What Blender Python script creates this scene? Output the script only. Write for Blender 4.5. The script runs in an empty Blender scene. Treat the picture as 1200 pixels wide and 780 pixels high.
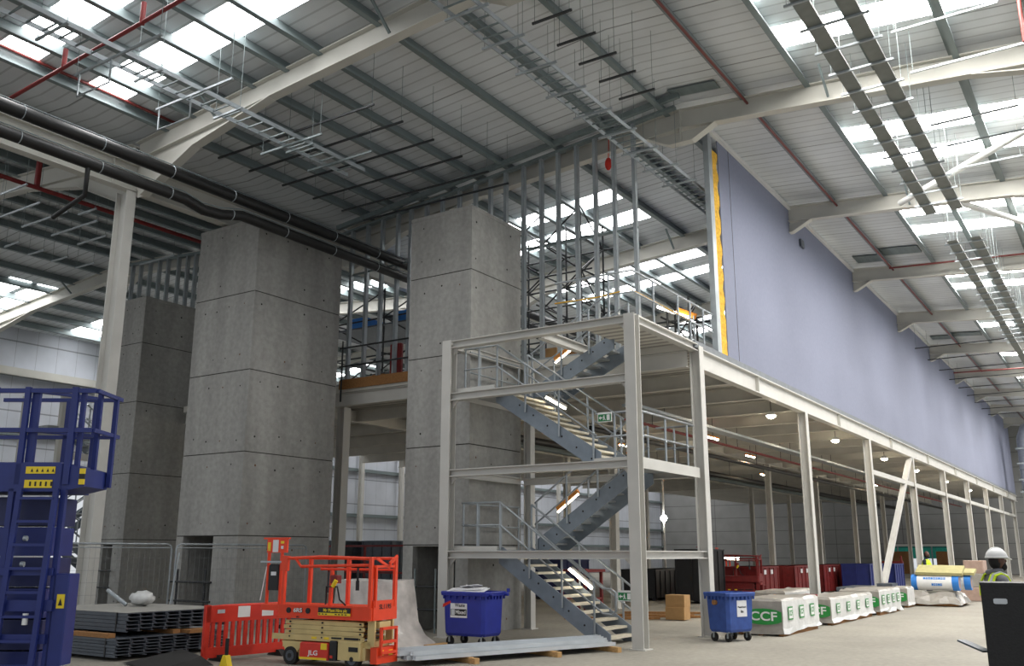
import bpy, math, random
from mathutils import Vector, Matrix

rnd = random.Random(11)
SC = bpy.context.scene
COL = SC.collection
XF = {}
R = math.radians

ONES = ['zeroth', 'first', 'second', 'third', 'fourth', 'fifth', 'sixth', 'seventh', 'eighth', 'ninth', 'tenth', 'eleventh', 'twelfth',
        'thirteenth', 'fourteenth', 'fifteenth', 'sixteenth', 'seventeenth', 'eighteenth', 'nineteenth']
TENS = {2: ('twenty', 'twentieth'), 3: ('thirty', 'thirtieth'), 4: ('forty', 'fortieth'), 5: ('fifty', 'fiftieth')}


def nth(n):
    if n < 20:
        return ONES[n]
    t, u = divmod(n, 10)
    return TENS[t][1] if u == 0 else TENS[t][0] + '-' + ONES[u]


# ---------------------------------------------------------------- materials
def lin(c):
    c = c / 255.0
    return c / 12.92 if c <= 0.04045 else ((c + 0.055) / 1.055) ** 2.4


def rgb(c):
    return (lin(c[0]), lin(c[1]), lin(c[2]), 1.0)


def mat(name, col, rough=0.6, metal=0.0, var=0.12, scale=6.0, bump=0.0, bscale=40.0, emit=0.0, alpha=1.0, stretch=(1, 1, 1), fine=0.0):
    m = bpy.data.materials.new(name)
    m.use_nodes = True
    nt = m.node_tree
    b = nt.nodes['Principled BSDF']
    b.inputs['Roughness'].default_value = rough
    b.inputs['Metallic'].default_value = metal
    tc = nt.nodes.new('ShaderNodeTexCoord')
    mp = nt.nodes.new('ShaderNodeMapping')
    mp.inputs['Scale'].default_value = stretch
    nt.links.new(tc.outputs['Object'], mp.inputs['Vector'])
    nz = nt.nodes.new('ShaderNodeTexNoise')
    nz.inputs['Scale'].default_value = scale
    nz.inputs['Detail'].default_value = 5.0
    nt.links.new(mp.outputs['Vector'], nz.inputs['Vector'])
    rp = nt.nodes.new('ShaderNodeValToRGB')
    c = rgb(col)
    lo = tuple(max(0.0, x * (1 - var)) for x in c[:3]) + (1,)
    hi = tuple(min(1.0, x * (1 + var)) for x in c[:3]) + (1,)
    rp.color_ramp.elements[0].position = 0.3
    rp.color_ramp.elements[1].position = 0.7
    rp.color_ramp.elements[0].color = lo
    rp.color_ramp.elements[1].color = hi
    nt.links.new(nz.outputs['Fac'], rp.inputs['Fac'])
    out = rp.outputs['Color']
    if fine > 0:
        n2 = nt.nodes.new('ShaderNodeTexNoise')
        n2.inputs['Scale'].default_value = 9.0
        n2.inputs['Detail'].default_value = 8.0
        nt.links.new(tc.outputs['Object'], n2.inputs['Vector'])
        r2 = nt.nodes.new('ShaderNodeMapRange')
        r2.inputs['From Min'].default_value = 0.25
        r2.inputs['From Max'].default_value = 0.75
        r2.inputs['To Min'].default_value = 1 - fine
        r2.inputs['To Max'].default_value = 1 + fine
        nt.links.new(n2.outputs['Fac'], r2.inputs['Value'])
        vm = nt.nodes.new('ShaderNodeVectorMath')
        vm.operation = 'SCALE'
        nt.links.new(out, vm.inputs[0])
        nt.links.new(r2.outputs['Result'], vm.inputs['Scale'])
        out = vm.outputs['Vector']
    nt.links.new(out, b.inputs['Base Color'])
    if bump > 0:
        nb = nt.nodes.new('ShaderNodeTexNoise')
        nb.inputs['Scale'].default_value = bscale
        nb.inputs['Detail'].default_value = 4.0
        nt.links.new(tc.outputs['Object'], nb.inputs['Vector'])
        bp = nt.nodes.new('ShaderNodeBump')
        bp.inputs['Strength'].default_value = bump
        bp.inputs['Distance'].default_value = 0.02
        nt.links.new(nb.outputs['Fac'], bp.inputs['Height'])
        nt.links.new(bp.outputs['Normal'], b.inputs['Normal'])
    if emit > 0:
        b.inputs['Emission Color'].default_value = c
        b.inputs['Emission Strength'].default_value = emit
    if alpha < 1:
        b.inputs['Alpha'].default_value = alpha
    return m


def ribbed(name, col, axis, period, duty, dark, var=0.1, rough=0.6, axis2=None, period2=3.0, duty2=0.02):
    """painted profiled sheet: thin darker lines repeating along one axis"""
    m = mat(name, col, rough=rough, var=var, scale=0.7)
    nt = m.node_tree
    b = nt.nodes['Principled BSDF']
    src = b.inputs['Base Color'].links[0].from_socket
    tc = next(n for n in nt.nodes if n.type == 'TEX_COORD')
    sp = nt.nodes.new('ShaderNodeSeparateXYZ')
    nt.links.new(tc.outputs['Object'], sp.inputs[0])

    def line(ax, per, du, amt, src):
        d = nt.nodes.new('ShaderNodeMath'); d.operation = 'DIVIDE'; d.inputs[1].default_value = per
        nt.links.new(sp.outputs[ax], d.inputs[0])
        f = nt.nodes.new('ShaderNodeMath'); f.operation = 'FRACT'
        nt.links.new(d.outputs[0], f.inputs[0])
        l = nt.nodes.new('ShaderNodeMath'); l.operation = 'LESS_THAN'; l.inputs[1].default_value = du
        nt.links.new(f.outputs[0], l.inputs[0])
        mr = nt.nodes.new('ShaderNodeMapRange')
        mr.inputs['To Min'].default_value = 1.0
        mr.inputs['To Max'].default_value = amt
        nt.links.new(l.outputs[0], mr.inputs['Value'])
        vm = nt.nodes.new('ShaderNodeVectorMath'); vm.operation = 'SCALE'
        nt.links.new(src, vm.inputs[0])
        nt.links.new(mr.outputs['Result'], vm.inputs['Scale'])
        return vm.outputs['Vector']
    out = line(axis, period, duty, dark, src)
    if axis2 is not None:
        out = line(axis2, period2, duty2, 0.5, out)
    nt.links.new(out, b.inputs['Base Color'])
    return m


M = {}
M['floor'] = mat('concrete floor', (143, 138, 127), rough=0.8, var=0.18, scale=0.35, fine=0.14, bump=0.15)
M['concrete'] = mat('precast concrete', (152, 151, 147), rough=0.85, var=0.17, scale=1.6, fine=0.14, bump=0.12, stretch=(1, 1, 0.14))
M['hole'] = mat('dark tie hole', (38, 36, 33), rough=0.9)
M['rust'] = mat('rusty tie hole', (110, 80, 60), rough=0.9)
M['joint'] = mat('dark panel joint', (58, 56, 52), rough=0.9)  # dark colour of the tower and board joints
M['roof'] = ribbed('white liner roof sheet', (214, 218, 221), 'X', 0.333, 0.16, 0.74, axis2='X', period2=2.664, duty2=0.012)
M['skylight'] = mat('translucent rooflight', (255, 252, 247), rough=0.4, emit=27.0, var=0.02)
M['steel'] = mat('white painted steel', (196, 194, 188), rough=0.5, var=0.05, scale=2)
M['steelgrey'] = mat('off white rafter paint', (190, 188, 180), rough=0.55, var=0.06, scale=1)
M['galv'] = mat('galvanised purlin steel', (118, 129, 130), rough=0.5, metal=0.1, var=0.14, scale=2, stretch=(0.3, 3, 3))
M['galvlight'] = mat('bright galvanised steel', (165, 172, 176), rough=0.4, metal=0.4, var=0.12, scale=5)
M['stud'] = mat('galvanised wall stud', (158, 165, 169), rough=0.4, metal=0.25, var=0.14, scale=3)
M['skyleft'] = mat('dimmed translucent rooflight', (252, 252, 252), rough=0.4, emit=11.0, var=0.02)  # same rooflight, glow turned down to darken the left-hand roof
M['channel'] = mat('bright zinc channel', (206, 211, 215), rough=0.35, metal=0.25, var=0.1, scale=3)
M['tray'] = mat('galvanised cable tray', (120, 124, 120), rough=0.55, metal=0.3, var=0.1, scale=4)
M['blackpipe'] = mat('black plastic pipe', (15, 15, 15), rough=0.5, var=0.2, scale=3)
M['redpipe'] = mat('red sprinkler pipe', (112, 44, 40), rough=0.5, var=0.15)
M['purple'] = mat('lilac plasterboard', (130, 134, 153), rough=0.85, var=0.06, scale=0.35, fine=0.05)
M['trimwhite'] = mat('white edge angle', (215, 215, 212), rough=0.5, var=0.04)
M['insul'] = mat('yellow mineral wool', (226, 176, 62), rough=0.95, var=0.25, scale=14, bump=0.6, bscale=30)
M['cladding'] = ribbed('pale wall cladding', (196, 200, 208), 'X', 1.0, 0.02, 0.6, axis2='Z', period2=1.6, duty2=0.04)
M['endwall'] = ribbed('grey wall panels', (132, 132, 130), 'Z', 1.3, 0.05, 0.55, axis2='Y', period2=6.0, duty2=0.01)
M['soffit'] = ribbed('mezzanine deck soffit', (205, 202, 194), 'X', 0.3, 0.45, 0.5)
M['slabedge'] = mat('slab edge strip', (120, 124, 128), rough=0.6, metal=0.3)
M['slab'] = mat('mezzanine slab', (150, 148, 142), rough=0.8)
M['beamgrey'] = mat('grey floor beam', (205, 202, 194), rough=0.6, var=0.08, scale=1.5)
M['stair'] = mat('grey stair steel', (128, 138, 148), rough=0.5, metal=0.2, var=0.08)
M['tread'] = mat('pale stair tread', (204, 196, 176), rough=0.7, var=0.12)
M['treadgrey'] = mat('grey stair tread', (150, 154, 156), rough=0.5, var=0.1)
M['rail'] = mat('galvanised handrail', (160, 166, 170), rough=0.35, metal=0.6, var=0.1)
M['tube'] = mat('white fluorescent tube', (255, 246, 224), emit=14.0, var=0.0)
M['orangecase'] = mat('orange plastic casing', (214, 132, 40), rough=0.5)
M['lamp'] = mat('lamp glow', (255, 238, 205), emit=90.0, var=0.0)
M['floodlamp'] = mat('flood lamp glow', (250, 255, 255), emit=30.0, var=0.0)
M['green'] = mat('sign green', (30, 122, 68), rough=0.5, var=0.05)
M['white'] = mat('white plastic', (232, 232, 230), rough=0.5, var=0.05)
M['paper'] = mat('white label paper', (226, 226, 228), rough=0.7, var=0.05)
M['black'] = mat('black plastic', (24, 24, 26), rough=0.5, var=0.2)
M['blackmat'] = mat('black panel', (22, 22, 24), rough=0.6, var=0.25, scale=30, bump=0.2)
M['rubber'] = mat('black rubber', (34, 33, 32), rough=0.8, var=0.2)
M['jlgorange'] = mat('orange machine paint', (232, 66, 26), rough=0.45, var=0.07, scale=4)
M['jlgcream'] = mat('cream machine paint', (208, 186, 128), rough=0.5, var=0.1, scale=4)
M['jlgred'] = mat('red orange cover', (214, 50, 34), rough=0.45, var=0.08)
M['yellow'] = mat('yellow sticker', (240, 208, 40), rough=0.5, var=0.05)
M['barrier'] = mat('orange red barrier plastic', (214, 50, 30), rough=0.5, var=0.08)
M['binblue'] = mat('blue bin plastic', (38, 50, 148), rough=0.45, var=0.1, scale=5)
M['binblue2'] = mat('worn blue bin plastic', (48, 78, 150), rough=0.5, var=0.16, scale=8)
M['liftblue'] = mat('dark blue machine paint', (30, 44, 112), rough=0.45, var=0.12, scale=4)
M['liftdark'] = mat('navy mast paint', (28, 36, 84), rough=0.5, var=0.15)
M['deckgrey'] = mat('grey steel decking', (84, 90, 98), rough=0.5, metal=0.3, var=0.12, scale=6)
M['deckdark'] = mat('dark plates and openings', (30, 32, 35), rough=0.7)  # near black for the data plate, slots and vents
M['timber'] = mat('pale sawn timber', (190, 150, 98), rough=0.8, var=0.18, scale=4, stretch=(1, 8, 8))
M['plank'] = mat('brown plank', (150, 106, 62), rough=0.8, var=0.2, scale=3, stretch=(1, 8, 8))
M['card'] = mat('cardboard', (172, 134, 88), rough=0.85, var=0.08)
M['wrap'] = mat('white plastic wrap', (216, 216, 214), rough=0.3, var=0.08, scale=6, bump=0.5, bscale=7)
M['wrapgrey'] = mat('dusty and shaded plastic wrap', (156, 151, 143), rough=0.35, var=0.14, scale=5, bump=0.6, bscale=6)  # grey of dusty wrap, also used as painted shade on pallet sides
M['wrapclear'] = mat('cloudy polythene', (205, 198, 192), rough=0.25, var=0.2, scale=4, bump=0.7, bscale=5, alpha=0.9)
M['plaster'] = mat('pinkish board stack', (176, 150, 136), rough=0.8)
M['logogreen'] = mat('green print', (40, 140, 62), rough=0.5, var=0.06)
M['printblue'] = mat('blue print', (48, 128, 212), rough=0.5, var=0.05)
M['lagyellow'] = mat('dull yellow board', (176, 168, 118), rough=0.8, var=0.1)
M['darkred'] = mat('dark red steel', (120, 30, 30), rough=0.55, var=0.2)
M['scaff'] = mat('dark scaffold tube', (58, 60, 62), rough=0.45, metal=0.4, var=0.2)
M['fence'] = mat('galvanised fence tube', (150, 156, 160), rough=0.4, metal=0.4)
M['mesh'] = mat('fence wire', (120, 124, 126), rough=0.5, metal=0.3)
M['ductsilver'] = mat('silver duct', (190, 194, 198), rough=0.3, metal=0.7, var=0.1)
M['skin'] = mat('brown skin', (92, 62, 48), rough=0.6, var=0.06)
M['hair'] = mat('black hair', (22, 19, 18), rough=0.8)
M['jacket'] = mat('grey jacket', (112, 112, 116), rough=0.9, var=0.12, scale=12)
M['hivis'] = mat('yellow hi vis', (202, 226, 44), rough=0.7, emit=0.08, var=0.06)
M['reflect'] = mat('silver reflective tape', (198, 202, 204), rough=0.4)
M['trousers'] = mat('navy work trousers', (38, 42, 56), rough=0.9)
M['greennet'] = mat('green netting', (40, 150, 130), rough=0.8, var=0.15)
M['outside'] = mat('pale outside ground', (226, 222, 214), rough=0.9)
M['bag'] = mat('crumpled white bag', (206, 206, 204), rough=0.5, bump=0.5)


# ---------------------------------------------------------------- objects
def tag(o, label=None, cat=None, group=None, kind=None):
    if label: o['label'] = label
    if cat: o['category'] = cat
    if group: o['group'] = group
    if kind: o['kind'] = kind
    return o


def thing(name, label, cat, loc=(0, 0, 0), rz=0.0, group=None, kind=None):
    o = bpy.data.objects.new(name, None)
    o.empty_display_size = 0.2
    COL.objects.link(o)
    o.location = loc
    o.rotation_euler = (0, 0, rz)
    XF[o] = Matrix.Translation(Vector(loc)) @ Matrix.Rotation(rz, 4, 'Z')
    return tag(o, label, cat, group, kind)


class MB:
    def __init__(s):
        s.v = []; s.f = []; s.mi = []; s.sm = []; s.cur = 0

    def add(s, vs, fs, smooth=False):
        b = len(s.v)
        s.v.extend(Vector(p) for p in vs)
        for f in fs:
            s.f.append([b + i for i in f]); s.mi.append(s.cur); s.sm.append(smooth)
        return s

    def slot(s, i):
        s.cur = i
        return s

    def bx(s, x0, x1, y0, y1, z0, z1):
        return s.add([(x0, y0, z0), (x1, y0, z0), (x1, y1, z0), (x0, y1, z0), (x0, y0, z1), (x1, y0, z1), (x1, y1, z1), (x0, y1, z1)],
                     [(0, 3, 2, 1), (4, 5, 6, 7), (0, 1, 5, 4), (1, 2, 6, 5), (2, 3, 7, 6), (3, 0, 4, 7)])

    def rbx(s, x0, x1, y0, y1, z0, z1, r=0.02):
        """box with chamfered vertical edges and a chamfered top edge"""
        pts = [(x0 + r, y0), (x1 - r, y0), (x1, y0 + r), (x1, y1 - r), (x1 - r, y1), (x0 + r, y1), (x0, y1 - r), (x0, y0 + r)]
        cx, cy = (x0 + x1) / 2, (y0 + y1) / 2
        def ring(z, k):
            return [(cx + (p[0] - cx) * k, cy + (p[1] - cy) * k, z) for p in pts]
        k = 1 - 2 * r / max(1e-6, min(x1 - x0, y1 - y0)) * 0.6
        vs = ring(z0, 1) + ring(z1 - r, 1) + ring(z1, k)
        fs = [tuple(range(7, -1, -1)), tuple(range(16, 24))]
        for j in (0, 8):
            for i in range(8):
                fs.append((j + i, j + (i + 1) % 8, j + 8 + (i + 1) % 8, j + 8 + i))
        return s.add(vs, fs)

    def frame(s, p0, p1, up):
        p0 = Vector(p0); p1 = Vector(p1)
        d = (p1 - p0).normalized()
        u = Vector(up)
        u = u - d * u.dot(d)
        if u.length < 1e-4:
            u = Vector((1, 0, 0)) - d * d.x
        u.normalize()
        return p0, p1, d, u, d.cross(u)

    def bar(s, p0, p1, w, h, up=(0, 0, 1), off=(0, 0)):
        p0, p1, d, u, a = s.frame(p0, p1, up)
        vs = []
        for p in (p0, p1):
            for (i, j) in ((-1, -1), (1, -1), (1, 1), (-1, 1)):
                vs.append(p + a * (i * w / 2 + off[0]) + u * (j * h / 2 + off[1]))
        return s.add(vs, [(3, 2, 1, 0), (4, 5, 6, 7), (0, 1, 5, 4), (1, 2, 6, 5), (2, 3, 7, 6), (3, 0, 4, 7)])

    def ibeam(s, p0, p1, d, w, tf=0.02, tw=0.012, up=(0, 0, 1)):
        s.bar(p0, p1, w, tf, up, (0, d / 2 - tf / 2))
        s.bar(p0, p1, w, tf, up, (0, -d / 2 + tf / 2))
        return s.bar(p0, p1, tw, d - 2 * tf, up)

    def tube(s, p0, p1, r, n=8, r1=None, caps=True, smooth=True):
        p0, p1, d, u, a = s.frame(p0, p1, (0, 0, 1))
        r1 = r if r1 is None else r1
        vs = []
        for p, q in ((p0, r), (p1, r1)):
            for i in range(n):
                t = 2 * math.pi * i / n
                vs.append(p + a * (math.cos(t) * q) + u * (math.sin(t) * q))
        s.add(vs, [(i, (i + 1) % n, n + (i + 1) % n, n + i) for i in range(n)], smooth)
        if caps:
            s.add(vs[:n], [tuple(range(n - 1, -1, -1))])
            s.add(vs[n:], [tuple(range(n))])
        return s

    def path(s, pts, r, n=8, closed=False):
        pts = [Vector(p) for p in pts]
        k = len(pts)
        vs = []
        prev = None
        for i, p in enumerate(pts):
            if closed:
                d = (pts[(i + 1) % k] - pts[i - 1]).normalized()
            else:
                d = (pts[min(i + 1, k - 1)] - pts[max(i - 1, 0)]).normalized()
            u = Vector((0, 0, 1)) if prev is None else prev
            u = u - d * u.dot(d)
            if u.length < 1e-3:
                u = Vector((1, 0, 0)) - d * d.x
            u.normalize(); prev = u
            a = d.cross(u)
            for j in range(n):
                t = 2 * math.pi * j / n
                vs.append(p + a * math.cos(t) * r + u * math.sin(t) * r)
        fs = []
        for i in range(k if closed else k - 1):
            b, c = i * n, ((i + 1) % k) * n
            for j in range(n):
                fs.append((b + j, b + (j + 1) % n, c + (j + 1) % n, c + j))
        s.add(vs, fs, True)
        if not closed:
            s.add(vs[:n], [tuple(range(n - 1, -1, -1))]); s.add(vs[-n:], [tuple(range(n))])
        return s

    def prism(s, poly, o, ax, ay, dep):
        """polygon (2-D points) in the plane o + x*ax + y*ay, pushed along dep"""
        o = Vector(o); ax = Vector(ax); ay = Vector(ay); dep = Vector(dep)
        n = len(poly)
        vs = [o + ax * p[0] + ay * p[1] for p in poly]
        vs += [p + dep for p in vs]
        fs = [tuple(range(n - 1, -1, -1)), tuple(range(n, 2 * n))]
        fs += [(i, (i + 1) % n, n + (i + 1) % n, n + i) for i in range(n)]
        return s.add(vs, fs)

    def loft(s, rings, smooth=False, caps=True):
        n = len(rings[0])
        vs = [p for r in rings for p in r]
        fs = []
        for k in range(len(rings) - 1):
            for i in range(n):
                fs.append((k * n + i, k * n + (i + 1) % n, (k + 1) * n + (i + 1) % n, (k + 1) * n + i))
        s.add(vs, fs, smooth)
        if caps:
            s.add(rings[0], [tuple(range(n - 1, -1, -1))]); s.add(rings[-1], [tuple(range(n))])
        return s

    def ball(s, c, rx, ry=None, rz=None, n=14, m=9, z0=-1.0, fn=None):
        ry = ry or rx; rz = rz or rx
        rings = []
        t0 = math.asin(max(-1, z0))
        for k in range(m + 1):
            t = t0 + (math.pi / 2 - t0) * k / m
            cr = max(math.cos(t), 0.002)
            ring = []
            for i in range(n):
                a = 2 * math.pi * i / n
                p = Vector((cr * math.cos(a), cr * math.sin(a), math.sin(t)))
                if fn: p = fn(p)
                ring.append(Vector((c[0] + p.x * rx, c[1] + p.y * ry, c[2] + p.z * rz)))
            rings.append(ring)
        return s.loft(rings, True)

    def disc(s, c, nrm, r, n=8):
        c = Vector(c); nrm = Vector(nrm).normalized()
        _, _, d, u, a = s.frame(c, c + nrm, (0, 0, 1))
        return s.add([c + a * math.cos(2 * math.pi * i / n) * r + u * math.sin(2 * math.pi * i / n) * r for i in range(n)], [tuple(range(n))])

    def quad(s, a, b, c, d):
        return s.add([a, b, c, d], [(0, 1, 2, 3)])

    def build(s, name, mats, parent=None, world=True, origin=None, label=None, cat=None, group=None, kind=None):
        if not isinstance(mats, (list, tuple)):
            mats = [mats]
        me = bpy.data.meshes.new(name)
        o = bpy.data.objects.new(name, me)
        COL.objects.link(o)
        if parent is not None:
            XF[o] = XF[parent]
            o.parent = parent
            inv = XF[parent].inverted() if world else Matrix.Identity(4)
            vs = [inv @ p for p in s.v]
        else:
            if origin is None:
                lo = Vector([min(p[i] for p in s.v) for i in range(3)]); hi = Vector([max(p[i] for p in s.v) for i in range(3)])
                origin = Vector(((lo.x + hi.x) / 2, (lo.y + hi.y) / 2, lo.z))
            origin = Vector(origin)
            o.location = origin
            XF[o] = Matrix.Translation(origin)
            vs = [p - origin for p in s.v]
        me.from_pydata([tuple(p) for p in vs], [], s.f)
        for m in mats:
            me.materials.append(m)
        me.polygons.foreach_set('material_index', s.mi)
        me.polygons.foreach_set('use_smooth', s.sm)
        me.update()
        return tag(o, label, cat, group, kind)


def lettering(body, size, m, parent, pos, right, up, name='lettering', world=True, stretch=1.0):
    cu = bpy.data.curves.new(name, 'FONT')
    cu.body = body
    cu.size = size
    cu.align_x = 'CENTER'; cu.align_y = 'CENTER'
    cu.extrude = 0.001
    cu.offset = size * 0.02
    tmp = bpy.data.objects.new(name, cu)
    me = bpy.data.meshes.new_from_object(tmp)
    bpy.data.objects.remove(tmp)
    bpy.data.curves.remove(cu)
    o = bpy.data.objects.new(name, me)
    COL.objects.link(o)
    me.materials.clear()
    me.materials.append(m)
    r = Vector(right).normalized(); u = Vector(up).normalized(); n = r.cross(u)
    mm = Matrix(((r.x * stretch, u.x, n.x, pos[0]), (r.y * stretch, u.y, n.y, pos[1]), (r.z * stretch, u.z, n.z, pos[2]), (0, 0, 0, 1)))
    o.parent = parent
    XF[o] = XF[parent]
    o.matrix_basis = (XF[parent].inverted() @ mm) if world else mm
    return o


def dup(root, loc, rz=None, label=None, name=None):
    c = root.copy(); COL.objects.link(c); c.location = loc
    if rz is not None: c.rotation_euler = (0, 0, rz)
    if label: c['label'] = label
    XF[c] = Matrix.Translation(Vector(loc)) @ Matrix.Rotation(c.rotation_euler[2], 4, 'Z')
    for ch in [o for o in bpy.data.objects if o.parent == root]:
        d = ch.copy(); COL.objects.link(d); d.parent = c
        XF[d] = XF[c]
        for g in [o for o in bpy.data.objects if o.parent == ch]:
            e = g.copy(); COL.objects.link(e); e.parent = d
            XF[e] = XF[c]
    return c


# ---------------------------------------------------------------- camera
cam_d = bpy.data.cameras.new('camera')
cam = bpy.data.objects.new('camera', cam_d)
COL.objects.link(cam)
yaw, pitch, roll = R(33.5894), R(13.4002), R(0.0949)
fw = Vector((math.cos(pitch) * math.cos(yaw), math.cos(pitch) * math.sin(yaw), math.sin(pitch)))
rt = Vector((math.sin(yaw), -math.cos(yaw), 0))
up = rt.cross(fw)
rt2 = rt * math.cos(roll) + up * math.sin(roll)
up2 = up * math.cos(roll) - rt * math.sin(roll)
cam.matrix_world = Matrix(((rt2.x, up2.x, -fw.x, 0), (rt2.y, up2.y, -fw.y, 0), (rt2.z, up2.z, -fw.z, 1.75), (0, 0, 0, 1)))
cam_d.sensor_width = 36.0
cam_d.lens = 1081.8 / 1200 * 36.0
cam_d.clip_end = 500
SC.camera = cam
# ---------------------------------------------------------------- setting
def zr(y):
    if y < 8.2: return 12.75 - 0.08 * (8.2 - y)
    if y < 19.5: return 12.75 - 0.08 * (y - 8.2)
    if y < 30.8: return 11.846 + 0.08 * (y - 19.5)
    return 12.75 - 0.08 * (y - 30.8)


XE, YF = 92.0, 42.1
MB().bx(-14, XE, -9, YF, -0.3, 0).build('floor', M['floor'], origin=(0, 0, 0), label='dusty pale concrete floor of the hall', kind='structure')

SKY = {'right': [(15.4, 16.4), (17.5, 18.45), (23.2, 24.2), (25.2, 26.15), (30.0, 31.0), (32.0, 33.1)] +
       [(38.2 + 8 * k + d, 39.2 + 8 * k + d) for k in range(6) for d in (0, 2.0)],
       'left': [(8.4, 9.25), (10.4, 11.35), (23.4, 24.3), (25.3, 26.3), (30.1, 31.0), (31.0 + 1.0, 32.9)] +
       [(38.2 + 8 * k + d, 39.2 + 8 * k + d) for k in range(6) for d in (0, 2.0)],
       'valley': [(7.4, 8.3), (26.0, 27.0), (33.0, 34.0)],
       'outer': [(18.2, 19.1), (19.35, 20.2), (23.8, 25.4), (31, 32), (35, 36), (39, 40), (44, 45), (49, 50), (55, 56), (60, 61), (64, 65), (68, 69), (72, 73), (76, 77), (80, 81), (84, 85), (88, 89)]}  # outer strips towards the far end are added to brighten the far wall
SPAN = {'right': (-3.1, 8.2, -2.8, 5.15), 'left': (8.2, 19.5, 12.0, 18.3), 'valley': (19.5, 30.8, 22.5, 29.0), 'outer': (30.8, YF, 35.9, 41.2)}
wn = 0
for side, (ya, yb, sa, sb) in SPAN.items():
    mb = MB()
    e = 1e-6
    za, zb = zr(ya + (e if side != 'right' else 0)), zr(yb - e)
    zz = lambda y: za + (zb - za) * (y - ya) / (yb - ya)
    cuts = sorted(SKY[side]); x = 2.0
    segs = []
    for (a, b) in cuts:
        segs.append((x, a, False)); segs.append((a, b, True)); x = b
    segs.append((x, XE, False))
    for (a, b, hole) in segs:
        ys = [(ya, sa), (sb, yb)] if hole else [(ya, yb)]
        for (p, q) in ys:
            mb.quad((a, p, zz(p)), (a, q, zz(q)), (b, q, zz(q)), (b, p, zz(p)))
    mb.build('ceiling', M['roof'], origin=(0, 0, 0), kind='structure',
             label={'right': 'white ribbed roof slope over the right side of the lilac wall', 'left': 'white ribbed roof slope above the concrete towers',
                    'valley': 'ribbed roof slope rising beyond the white valley column', 'outer': 'ribbed roof slope falling to the far left eaves'}[side])
    for k, (a, b) in enumerate(cuts):
        wn += 1
        MB().quad((a, sa, zz(sa) + 0.02), (b, sa, zz(sa) + 0.02), (b, sb, zz(sb) + 0.02), (a, sb, zz(sb) + 0.02)).build(
            'window_%d' % wn, M['skylight' if side == 'right' else 'skyleft'], origin=(0, 0, 0), kind='structure',
            label='glowing rooflight strip, %s from the camera in the %s roof slope' % (nth(k + 1), {'right': 'right-hand', 'left': 'middle', 'valley': 'rising left', 'outer': 'outermost left'}[side]))

# far end wall with an open doorway
mb = MB()
for (a, b, c, d) in ((-3.1, 14.4, 0, 13), (14.4, 19.2, 2.4, 13), (19.2, YF, 0, 13)):
    mb.bx(XE, XE + 0.2, a, b, c, d)
mb.build('wall_end', M['endwall'], origin=(0, 0, 0), kind='structure', label='dark grey panelled end wall at the far end of the hall')
MB().bx(XE - 0.1, XE + 0.3, 14.2, 14.4, 0, 2.6).bx(XE - 0.1, XE + 0.3, 19.2, 19.4, 0, 2.6).bx(XE - 0.1, XE + 0.3, 14.4, 19.2, 2.4, 2.6).build(
    'trim_1', M['steel'], origin=(0, 0, 0), kind='structure', label='white frame around the far open doorway')
MB().bx(XE + 0.2, XE + 30, 0, 34, -0.3, 0).build('ground', M['outside'], origin=(0, 0, 0), kind='structure', label='bright ground outside the far doorway')
# far left cladding wall with an open bay
mb = MB()
for (a, b, c, d) in ((2, 24.4, 0, 12.2), (24.4, 27.6, 5.3, 12.2), (27.6, XE, 0, 12.2)):
    mb.bx(a, b, YF, YF + 0.2, c, d)
mb.build('wall_left', M['cladding'], origin=(0, 0, 0), kind='structure', label='pale profiled cladding wall along the far left side')
for k, z in enumerate((2.3, 4.0, 6.9, 9.6)):
    MB().bx(2 if z > 5 else 27.6, XE, YF - 0.22, YF, z, z + 0.2).build('wall_rail', M['galv'], label='%s horizontal steel rail up the far left cladding' % nth(k + 1).capitalize(), cat='rail', group='rails on the far cladding', kind='thing')

# lilac partition
PW = 8.0
MB().bx(21.85, 86.8, PW, PW + 0.03, 6.52, 12.4).build('wall_right', M['purple'], origin=(0, 0, 0), kind='structure', label='long lilac plasterboard partition above the mezzanine edge')
MB().bx(22.62, 22.64, PW - 0.004, PW, 6.52, 12.4).build('trim_2', M['joint'], origin=(0, 0, 0), kind='structure', label='dark vertical board joint near the open end of the lilac partition')
MB().bar((21.2, PW - 0.03, 12.44), (86.8, PW - 0.03, 12.44), 0.1, 0.12).build('trim_3', M['trimwhite'], origin=(0, 0, 0), kind='structure', label='white angle along the top of the lilac partition')

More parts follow.
